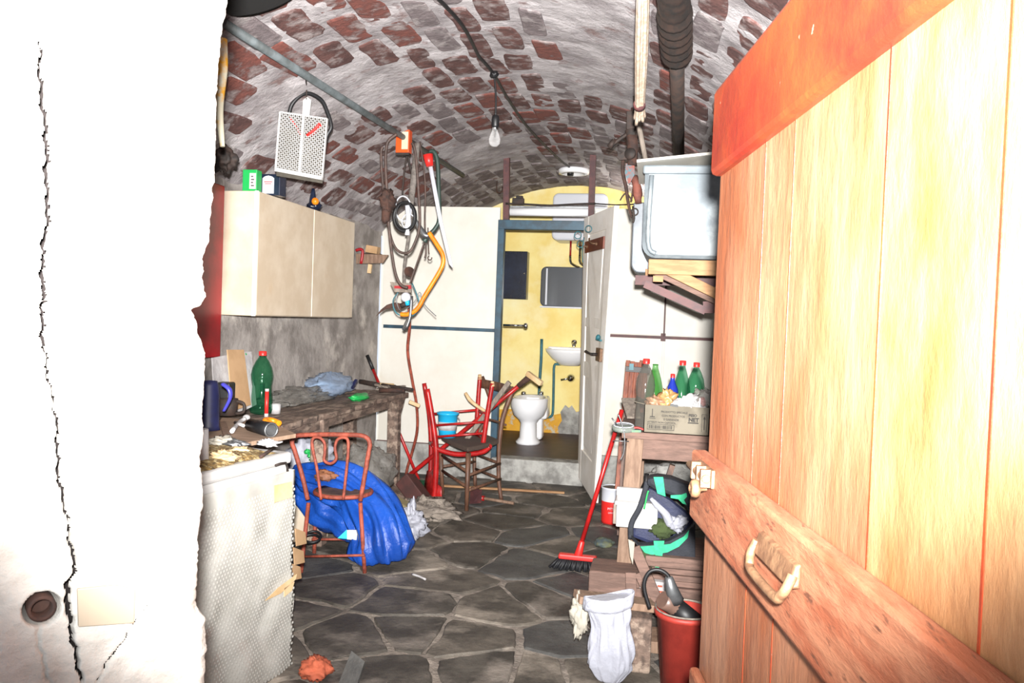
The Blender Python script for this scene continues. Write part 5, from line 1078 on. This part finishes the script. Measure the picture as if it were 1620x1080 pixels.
tx('ATTENTI NON CAPOVOL', .0125, .018, .052); tx('PESO', .018, .225, .095, .0009); tx('NET', .027, .225, .07, .0016)
def pbar(u0, u1, v0, v1, m):
    m.hexa([a_ + dirx * u + Z_ * v + nf * o_ for v in (v0, v1) for u, o_ in ((u0, .0005), (u1, .0005), (u1, .0012), (u0, .0012))])
m = MB()
for q in ((.018, .155, .045, .0475), (.018, .155, .018, .0205), (.018, .0205, .018, .0475), (.1525, .155, .018, .0475), (.222, .275, .060, .066), (.028, .058, .075, .078), (.040, .044, .085, .125), (.030, .055, .082, .087)): pbar(*q, m)
for k in range(24): pbar(.027 + k * .005, .027 + k * .005 + random.choice((.002, .003, .004)), .024, .041, m)
pbar(.29, .292, .02, .11, m); pbar(.315, .317, .02, .11, m); pbar(.29, .317, .108, .11, m); pbar(.302, .306, .03, .085, m); m.add([a_ + dirx * u + Z_ * v + nf * .001 for u, v in ((.297, .085), (.311, .085), (.304, .10))], [(0, 1, 2)])
m.build('printed_marks', 'ink', t)
cin = a_ + dirx * .165 + dp * .5
# bottles
def rbot(x, ybase, ytop, Y, r, mat, cap, lab, shape, **k):
    p = at(x, ybase, Y=Y); z0_ = k.pop('z0', RZ); p.z = z0_; h_ = at(x, ytop, Y=Y).z - z0_; return bottle('plastic_bottle', lab, p, h_, r, mat, cap, shape, **k)
rbot(1019, 660, 567, RY + .04, .050, 'cbot', 'redcap', 'tall grey clear bottle with red cap at the left of the carton', 'soda')
rbot(1034, 650, 572, RY + .24, .050, 'gbot2', None, 'light green open bottle standing behind the carton', 'cone')
rbot(1077, 650, 570, RY + .30, .050, 'gbot', 'redcap', 'dark green bottle with red cap behind the small blue bottle', 'cone')
rbot(1099, 650, 573, RY + .30, .048, 'gbot', 'redcap', 'dark green bottle with red cap nearest the open wooden door', 'soda')
rbot(1062, 650, 591, RY + .20, .034, 'bbot', 'redcap', 'small blue bottle with red cap and a pale label', 'round', labelmat='heater')
p = at(1065, 650, Y=RY + .22)
# contents of the carton
def inbox(u, w_, z, r_, mat, nm, lab, cat, seed, amp=.4, rot=None):
    c = a_ + dirx * u + dp * w_ + Z_ * z; m = MB(); m.blob(c, r_, amp, 2.2, seed, 36, 22, rot); m.build(nm, mat, label=lab, cat=cat)
inbox(.055, .3, .15, (.055, .06, .035), M('brown_film', 'a98368', '8f6a52', 10, .4), 'brown_bag', 'brown crumpled film at the left corner of the carton', 'plastic film', 5)
inbox(.115, .3, .17, (.042, .05, .055), M('tan_film', 'b08a5c', '946f45', 10, .35), 'tan_bag', 'tan twisted film standing up in the carton', 'plastic film', 6, .5)
inbox(.20, .25, .155, (.07, .05, .035), 'paper', 'white_paper', 'crumpled white paper on the carton, left of the white heap', 'paper', 7, .5, Matrix.Rotation(-.4, 3, 'Y'))
inbox(.25, .35, .145, (.06, .06, .025), 'paper', 'white_paper', 'low heap of white paper at the right of the carton', 'paper', 8, .5)
inbox(.30, .5, .17, (.065, .07, .06), 'filmg', 'grey_bag', 'greyish transparent bag at the right end of the carton', 'plastic bag', 9, .35)
inbox(.292, .35, .155, (.022, .03, .04), 'redcloth', 'red_packet', 'dark red packet with white stripe in the transparent bag', 'packet', 10, .1)
c = a_ + dirx * .29 + dp * .2 + Z_ * .16; m = MB(); m.beam(c + V((-.012, -.02, -.02)), c + V((-.012, -.02, .03)), .008, .003); m.build('white_stripe', 'paper', label='white stripe printed on the dark red packet', cat='stripe')
m = MB(); c = a_ + dirx * .13 + dp * .02 + Z_ * .15; m.beam(c, c + dirx * .04 + Z_ * -.005, .02, .01); m.build('black_strip', 'black', label='short black strip on the rim of the carton', cat='strip')
# tray with jar, red band, at the left end
c = V((xa + .0, RY + .12, RZ)); 
t = T('glass_lid', 'grey green glass jar lid lying on the left end of the workbench', 'lid', at(990, 665, Y=RY)); q = at(987, 664, Y=RY - .0); q.z = RZ + .015
m = MB(); m.lathe([(0, .004), (.055, .004), (.062, -.004), (.062, -.02), (.05, -.02), (.05, -.004), (0, -.004)], q + V((0, .0, .01)), (.0, -.15, 1), 28); m.build('disc', M('dusty_glass', '868c84', '6c726c', 10, .25), t)
m = MB(); m.ring(q + V((0, 0, .012)), .05, .005, (0, -.15, 1)); m.build('rim', 'heater', t)
m = MB(); q = at(1008, 663, Y=RY - .01); q.z = RZ + .012; m.tube([q + V((-.05, 0, 0)), q + V((0, 0, .01)), q + V((.04, 0, 0))], .010, 8, 3, flat=.5); m.build('red_strip', 'redcap', label='red plastic strip lying before the tall clear bottle', cat='strip')
m = MB(); q = at(1006, 671, Y=RY - .02); q.z = RZ + .006; m.box(q, (.05, .03, .012), Matrix.Rotation(.3, 3, 'Z')); m.build('blue_scrap', M('blue_grey', '4d6b80', '6d8a6a', 20, .5), label='blue grey scrap on the front edge of the workbench', cat='scrap')
m = MB(); m.prism([at(983, 632, Y=RY + .5), at(1010, 632, Y=RY + .5), at(1013, 662, Y=RY + .3), at(992, 662, Y=RY + .3)], (0, .01, .01)); m.build('grey_sheet', 'greyw', label='grey sheet metal leaning at the left end of the workbench', cat='sheet metal')
m = MB(); m.tube(pts([(978, 655), (983, 668), (988, 690), (987, 715), (981, 728)], Y=RY - .06), .0035, 6, 4); m.tube(pts([(968, 661), (976, 672)], Y=RY - .06), .004, 6, 1); m.tube(pts([(970, 697), (995, 698)], Y=RY - .05), .003, 6, 1); m.build('hanging_wire', 'steel', label='thin wire hanging from the left end of the workbench', cat='wire')
# bundle of red brown slats, leaning
t = T('slat_bundle', 'bundle of red brown wooden slats strapped in black, leaning behind the workbench', 'slats', at(985, 760, Y=RY + 1.15))
zb0 = 0
for k in range(5):
    a_, b_ = at(975 + k * 7, 790, Y=5.7 + .02 * (k % 2)), at(994 + k * 7.2, 570 + (k % 3) * 1.5, Y=5.95 + .02 * (k % 2))
    a_.z = max(a_.z, .0); m = MB(); m.beam(a_, b_, .032, .02, (0, 1, 0)); m.build('slat', 'rail', t, bevel=.003)
m = MB(); m.beam(at(990, 583, Y=5.86), at(1029, 586, Y=5.86), .05, .036, (0, 0, 1)); m.build('strap', 'black', t)
m = MB(); m.box(at(999, 580, Y=5.835), (.03, .01, .045)); m.build('tag', 'teal', t)
m = MB(); q_ = at(985, 780, Y=5.4); q_.z = .01; m.beam(q_, at(994, 640, Y=5.5), .05, .02, (0, 1, 0)); m.build('brown_board', 'brownw', label='narrow dark board leaning right of the slat bundle', cat='board')
# broom
hd = at(908, 893, Z=.03); tp_ = at(984, 648, Y=RY + .35)
t = T('broom', 'red broom with black bristles leaning on the workbench', 'broom', hd)
sh_ = at(917, 868, Y=hd.y + .0); 
m = MB(); m.tube([sh_, tp_], .0125, 10, 1); m.build('handle', 'red', t)
l_, r__ = at(884, 878, Y=hd.y), at(944, 884, Y=hd.y)
m = MB(); m.beam(l_, r__, .05, .028); m.tube([(l_ + r__) / 2 + V((0, 0, 0)), sh_.lerp(tp_, .06)], [.024, .016], 12, 1); m.build('head', 'redcap', t, bevel=.008)
m = MB(); nrow = 24
for k in range(nrow):
    for r_ in range(3):
        u = (k + .5) / nrow; p = l_.lerp(r__, u) + V((0, (r_ - 1) * .016, -.01)); e = l_.lerp(r__, .5 + (u - .5) * 1.32) + V((random.uniform(-.01, .01) - .01, (r_ - 1) * .035 + random.uniform(-.01, .01), 0)); e.z = .002 + random.uniform(0, .012)
        m.tube([p, e], [.006, .009], 5, 1)
o = m.build('bristles', 'broomhair', t); o['kind'] = 'stuff'
# paint bucket
pb_ = at(967, 826, Z=0); hp_ = at(967, 769, Y=pb_.y).z; r_ = .085
pb_.x += .01; t = T('paint_bucket', 'orange red paint bucket with grey top band under the workbench', 'bucket', pb_)
m = MB(); m.lathe([(0, 0), (r_ * .93, 0), (r_ * .97, .02), (r_, hp_ * .62)], pb_, n=28); m.build('body', 'redcap', t)
m = MB(); m.lathe([(r_, hp_ * .62), (r_ * 1.02, hp_ * .95), (r_ * 1.05, hp_ * .96), (r_ * 1.05, hp_), (r_ * .98, hp_)], pb_, n=28); m.build('band', 'heater', t)
m = MB(); m.lathe([(r_ * .99, hp_ * .97), (r_ * .5, hp_ * .975), (0, hp_ * .97)], pb_, n=28); m.build('lid', M('dried_paint', '7a6c63', '5f534b', 14, .8), t)
ybk = pb_.y - r_; tb = MB()
text('PITTURA', .022, V((pb_.x - .035, ybk - .004, hp_ * .42)), (1, 0, 0), (0, 0, 1), 'heater', t); text('LAVABILE', .016, V((pb_.x - .03, ybk - .004, hp_ * .32)), (1, 0, 0), (0, 0, 1), 'heater', t)
# white drawer-box in front of the leg
wy = RY - .22; a_, b_ = at(974, 833, Y=wy), at(1020, 835, Y=wy); zt_ = at(990, 800, Y=wy).z
t = T('white_box', 'white box with a ledge standing against the workbench leg', 'box', V(((a_.x + b_.x) / 2, wy + .08, a_.z)))
m = MB(); m.b2((a_.x, wy, a_.z), (b_.x + .06, wy + .17, zt_)); m.build('body', 'white', t, bevel=.006)
m = MB(); m.b2((a_.x - .01, wy - .0, zt_), (b_.x + .06, wy + .18, zt_ + .02)); m.b2((a_.x - .01, wy + .15, zt_), (b_.x + .06, wy + .18, zt_ + .06)); m.build('rim', 'white', t, bevel=.005)
m = MB(); m.b2((a_.x - .015, wy + .02, a_.z + .01), (a_.x - .002, wy + .17, zt_)); m.build('side_plate', 'greyw', t)
# crate of planks (stack) under the bag
sy = RY - .35
def pk(x, y, Y, **k): return at(x, y, Y=Y)
stk = [(at(1040, 905, Y=3.95), None)]
px0 = at(985, 990, Y=sy).x
t = T('plank_stack', 'stack of pinkish planks under the sports bag', 'planks', V((px0 + .3, sy + .2, 0)))
zst = at(1030, 878, Y=sy).z
nz_ = 7
for k in range(nz_):
    z0_ = .10 + (zst - .10) * k / nz_; z1_ = .10 + (zst - .10) * (k + 1) / nz_ - .003; dx = random.uniform(-.03, .03); m = MB()
    m.b2((px0 + .10 + dx, sy + random.uniform(-.015, .015), z0_), (XR - .02, sy + .42, z1_)); m.build('plank', 'pinkw', t, bevel=.002)
m = MB(); m.b2((px0 + .16, sy + .03, 0), (XR - .05, sy + .4, .10)); m.build('base_block', 'terra', t)
# loose slanting battens left of the stack
t = T('slanting_battens', 'slanting pale battens leaning on the left of the plank stack', 'battens', at(990, 920, Y=sy - .05))
for (x0_, y0_, x1_, y1_) in ((1012, 905, 1036, 960), (1004, 865, 1040, 950), (998, 905, 1000, 985), (1010, 930, 1012, 985)):
    m = MB(); m.beam(at(x0_, y0_, Y=sy - .03), at(x1_, y1_, Y=sy - .05), .05, .02, (0, 1, 0)); m.build('batten', 'pinkw', t, bevel=.002)
m = MB(); m.prism([at(x, y, Y=sy - .07) for x, y in ((994, 853), (1004, 858), (1001, 893), (997, 880))], (0, .01, 0)); m.build('white_rag', 'foam', label='torn pale rag hanging below the sports bag', cat='rag')
m = MB(); m.beam(at(912, 943, Y=3.3), at(1035, 958, Y=3.42), .10, .03); m.build('pale_plank', 'wood', label='pale plank end on which the white plastic bag hangs', cat='plank', bevel=.003)
m = MB(); q = at(960, 925, Z=.09); m.box(q + V((.05, .1, 0)), (.28, .24, .14)); m.build('brick_block', 'pinkw', label='pinkish concrete block behind the white plastic bag', cat='block', bevel=.008)
m = MB(); q = at(985, 965, Y=3.35); m.b2((q.x - .06, 3.3, 0), (q.x + .12, 3.5, q.z - .01)); m.build('support_block', 'bench', label='rough wooden block carrying the pale plank end', cat='block', bevel=.01)
# tiles box with print
m = MB(); p0 = [at(x, y, Y=sy - .03) for x, y in ((1012, 916), (1054, 922), (1052, 942), (1012, 938))]; m.prism(p0, (0, .12, 0)); tb_ = m.build('printed_box', 'paper', label='small white printed box on the planks under the bag', cat='box', bevel=.002)
m = MB(); 
for k, (x, y) in enumerate(((1020, 921), (1028, 926), (1036, 930), (1044, 927), (1031, 934), (1046, 936))): m.box(at(x, y, Y=sy - .032), (.022, .003, .008))
m.build('red_print', 'terra', tb_)
low('cloth_scrap', 'foam', 'ragged beige cloth hanging beside the white plastic bag', 'cloth', 917, 975, (.035, .04, .08), 21, .4, Y=3.3)
m = MB(); q = at(932, 962, Y=3.14); m.ring(q + V((.0, 0, -.03)), .07, .005, (0, 1, 0), 24, 6, (.6, 1), 90, 270); m.build('wire_loop', 'dark', label='black wire handle left of the white plastic bag', cat='wire')
# white plastic bag hanging
wy = 3.12
m = MB(); P_ = [at(962, 944, Y=wy), at(964, 960, Y=wy), at(966, 990, Y=wy), at(967, 1030, Y=wy), at(966, 1055, Y=wy), at(965, 1080, Y=wy)]
P_[-1] = at(964, 1078, Y=wy); m.tube(P_, [.088, .078, .072, .08, .078, .035], 96, 6, .2, 2.6, 4, flat=.5, stretchn=.9)
m.build('white_bag', 'bag', label='white plastic bag hanging from the pale plank', cat='bag')
m = MB()
def fold(u, v):
    an = u * 2 * math.pi; r_ = .094 + .008 * noise.noise(V((math.cos(an) * 3, math.sin(an) * 3, v))); p = at(963, 946, Y=wy); return p + V((math.cos(an) * r_, math.sin(an) * r_ * .5, .012 - v * .05 + .008 * math.sin(an * 2 + 1) + .02 * math.cos(an)))
m.grid(fold, 60, 4); m.build('bag_rim', 'bag', bpy.data.objects['white_bag'], solid=.002)
# sports bag
gy_ = sy + .08; zb_ = zst
def sb(x, y, o=0): return at(x, y, Y=gy_ + o)
L0, R0 = sb(1000, 850), sb(1095, 890)
t = T('sports_bag', 'open dark sports bag with mint green straps under the workbench', 'bag', V((sb(1045, 880).x, gy_ + .15, zb_)))
def sweep(profile_l, nm, mat, o0=0, o1=.3, par=t, cap=True):
    m = MB(); n = len(profile_l)
    A0 = [sb(x, y, o0) for x, y in profile_l]; m.prism(A0, (0, o1 - o0, 0)); return m.build(nm, mat, par, bevel=.02)
# bag shell front pocket
front = [(998, 850), (1010, 862), (1030, 862), (1060, 855), (1085, 842), (1100, 828), (1100, 897), (1060, 893), (1035, 885), (1012, 868)]
sweep(front, 'front_panel', 'nylon', -.04, .02)
inner = [(998, 850), (1000, 828), (1012, 805), (1020, 780), (1027, 770), (1060, 790), (1085, 810), (1100, 825), (1085, 842), (1060, 855), (1030, 862)]
sweep(inner, 'lining', 'lining', .10, .16)
def strip(lst, nm, mat, o, wd=.022, par=t, k=5, r=None):
    C_ = crom([sb(x, y, o) for x, y in lst], k); m = MB()
    for i_ in range(len(C_) - 1): pass
    m.tube(C_, r or wd, 8, 1, flat=.35); return m.build(nm, mat, par)
strip([(998, 852), (999, 828), (1012, 803), (1020, 778), (1024, 762)], 'left_rim', 'nylon', .03, .014)
flap = [(1022, 757), (1040, 754), (1062, 757), (1090, 768), (1104, 790), (1104, 825), (1092, 812), (1080, 795), (1060, 784), (1035, 775), (1024, 768)]
sweep(flap, 'flap', 'nylon', .0, .12)
m = MB(); m.prism([sb(x, y, -.012) for x, y in ((1034, 754), (1049, 754), (1053, 785), (1040, 780))], (0, -.004, 0)); m.build('strap', 'mint', t)
m = MB(); m.prism([sb(x, y, -.012) for x, y in ((1061, 783), (1078, 782), (1086, 779), (1087, 785), (1082, 790), (1086, 798), (1080, 796), (1073, 789), (1061, 787))], (0, -.005, 0)); m.build('strap_end', 'mint', t)
m = MB(); m.prism([sb(x, y, -.052) for x, y in ((1013, 864), (1040, 862), (1060, 860), (1082, 848), (1090, 838), (1088, 850), (1074, 864), (1056, 873), (1032, 877), (1020, 874))], (0, -.004, 0)); m.build('strap', 'mint', t)
m = MB(); m.prism([sb(x, y, -.060) for x, y in ((1034, 855), (1051, 855), (1047, 885), (1042, 899), (1036, 899), (1037, 880))], (0, -.004, 0)); m.build('strap', 'mint', t)
m = MB(); m.prism([sb(x, y, -.055) for x, y in ((1016, 871), (1030, 880), (1036, 897), (1031, 897), (1018, 880))], (0, -.004, 0)); m.build('webbing', 'olive', t)
strip([(1019, 805), (1024, 782), (1026, 776)], 'piping', 'grnp', -.01, .004)
m = MB(); m.tube([sb(1030, 788, .03), sb(1038, 798, .02), sb(1052, 812, .02), sb(1060, 830, .03)], [.009, .016, .018, .018], 14, 5, .25, 2, 3); m.blob(sb(1072, 828, .03), (.038, .035, .036), .5, 2, 9); m.build('white_cloth', 'bag', label='crumpled white cloth stuffed in the open sports bag', cat='cloth')
m = MB(); m.blob(sb(1048, 836, .07), (.06, .04, .045), .4, 2, 4); m.build('olive_cloth', 'olive', label='olive green cloth inside the open sports bag', cat='cloth')
m = MB(); q = at(956, 858, Z=.03); m.blob(q, (.06, .07, .03), .2, 2, 3); m.build('slipper', M('olive_blue', '4d5a5e', '5e6044', 14, .8), label='old blue and olive slipper on the floor behind the workbench leg', cat='slipper')
m = MB(); q = at(1003, 775, Y=RY + .45); m.lathe([(0, 0), (.026, 0), (.026, .2), (.012, .25), (.012, .28), (0, .28)], V((q.x, q.y, at(1005, 835, Y=RY + .45).z)), n=16); m.build('yellow_bottle', 'yell', label='slim yellow bottle behind the white box', cat='bottle')
m = MB(); q = at(1022, 775, Y=RY + .4); m.lathe([(0, 0), (.035, 0), (.035, .22), (.014, .27), (.014, .31), (0, .31)], V((q.x, q.y, at(1020, 835, Y=RY + .4).z)), n=16); m.build('black_bottle', 'black', label='black bottle standing between the white box and the sports bag', cat='bottle')
low('cement_sack', 'curb', 'grey cement sack against the right wall under the workbench', 'sack', 1075, 770, (.22, .16, .17), 31, .2, Y=5.4)
# dusty red bin with hose, gun and dark bottle
by_ = 3.2; q0 = at(1066, 1078, Y=by_); q0.z = 0.0; zr = at(1062, 948, Y=by_).z; rx = .11; cxb = at(1038, 950, Y=by_).x + rx
zr = at(1055, 962, Y=by_).z
t = T('red_bin', 'dusty red plastic bin behind the wooden door edge', 'bin', (cxb, by_, 0))
m = MB(); m.lathe([(0, .004), (rx * .72, 0), (rx * .96, zr - .02), (rx * 1.05, zr - .018), (rx * 1.05, zr), (rx * .95, zr), (rx * .70, .02), (0, .02)], (cxb, by_, 0), n=32); m.build('body', 'redbin', t)
m = MB(); m.lathe([(rx * .985, zr + .001), (rx * 1.04, zr + .004), (rx * 1.04, zr + .009), (rx * .985, zr + .008)], (cxb, by_, 0), n=32); m.build('rim', 'greyw', t)
m = MB(); m.tube(pts([(1028, 962), (1020, 935), (1020, 918), (1028, 904), (1042, 901), (1055, 908), (1062, 920)], Y=by_ - .04), .0075, 8, 5); m.build('black_tube', 'black', label='black bent tube standing out of the dusty red bin', cat='tube')
m = MB(); m.tube([at(1058, 912, Y=by_ - .04), at(1062, 930, Y=by_ - .04), at(1070, 950, Y=by_ - .02)], [.014, .024, .03], 12, 3); m.build('grease_gun', 'steel', label='dull steel sprayer head in the dusty red bin', cat='sprayer')
m = MB(); m.tube([at(1048, 948, Y=by_ - .03), at(1072, 962, Y=by_ - .0), at(1100, 985, Y=by_)], [.034, .036, .036], 16, 2); gg = m.build('brown_can', M('brown_metal', '6b5348', '54413a', 8, .4), label='brown and black can lying on top of the red bin', cat='can')
m = MB(); m.tube([at(1068, 959, Y=by_ - .002), at(1104, 988, Y=by_)], .0375, 16, 1); m.build('black_band', 'black', gg)
m = MB(); m.b2((cxb - .25, by_ + .32, 0), (cxb + .25, by_ + .5, .05)); m.build('low_board', 'wood', label='low wooden board on the floor behind the red bin', cat='board', bevel=.003)
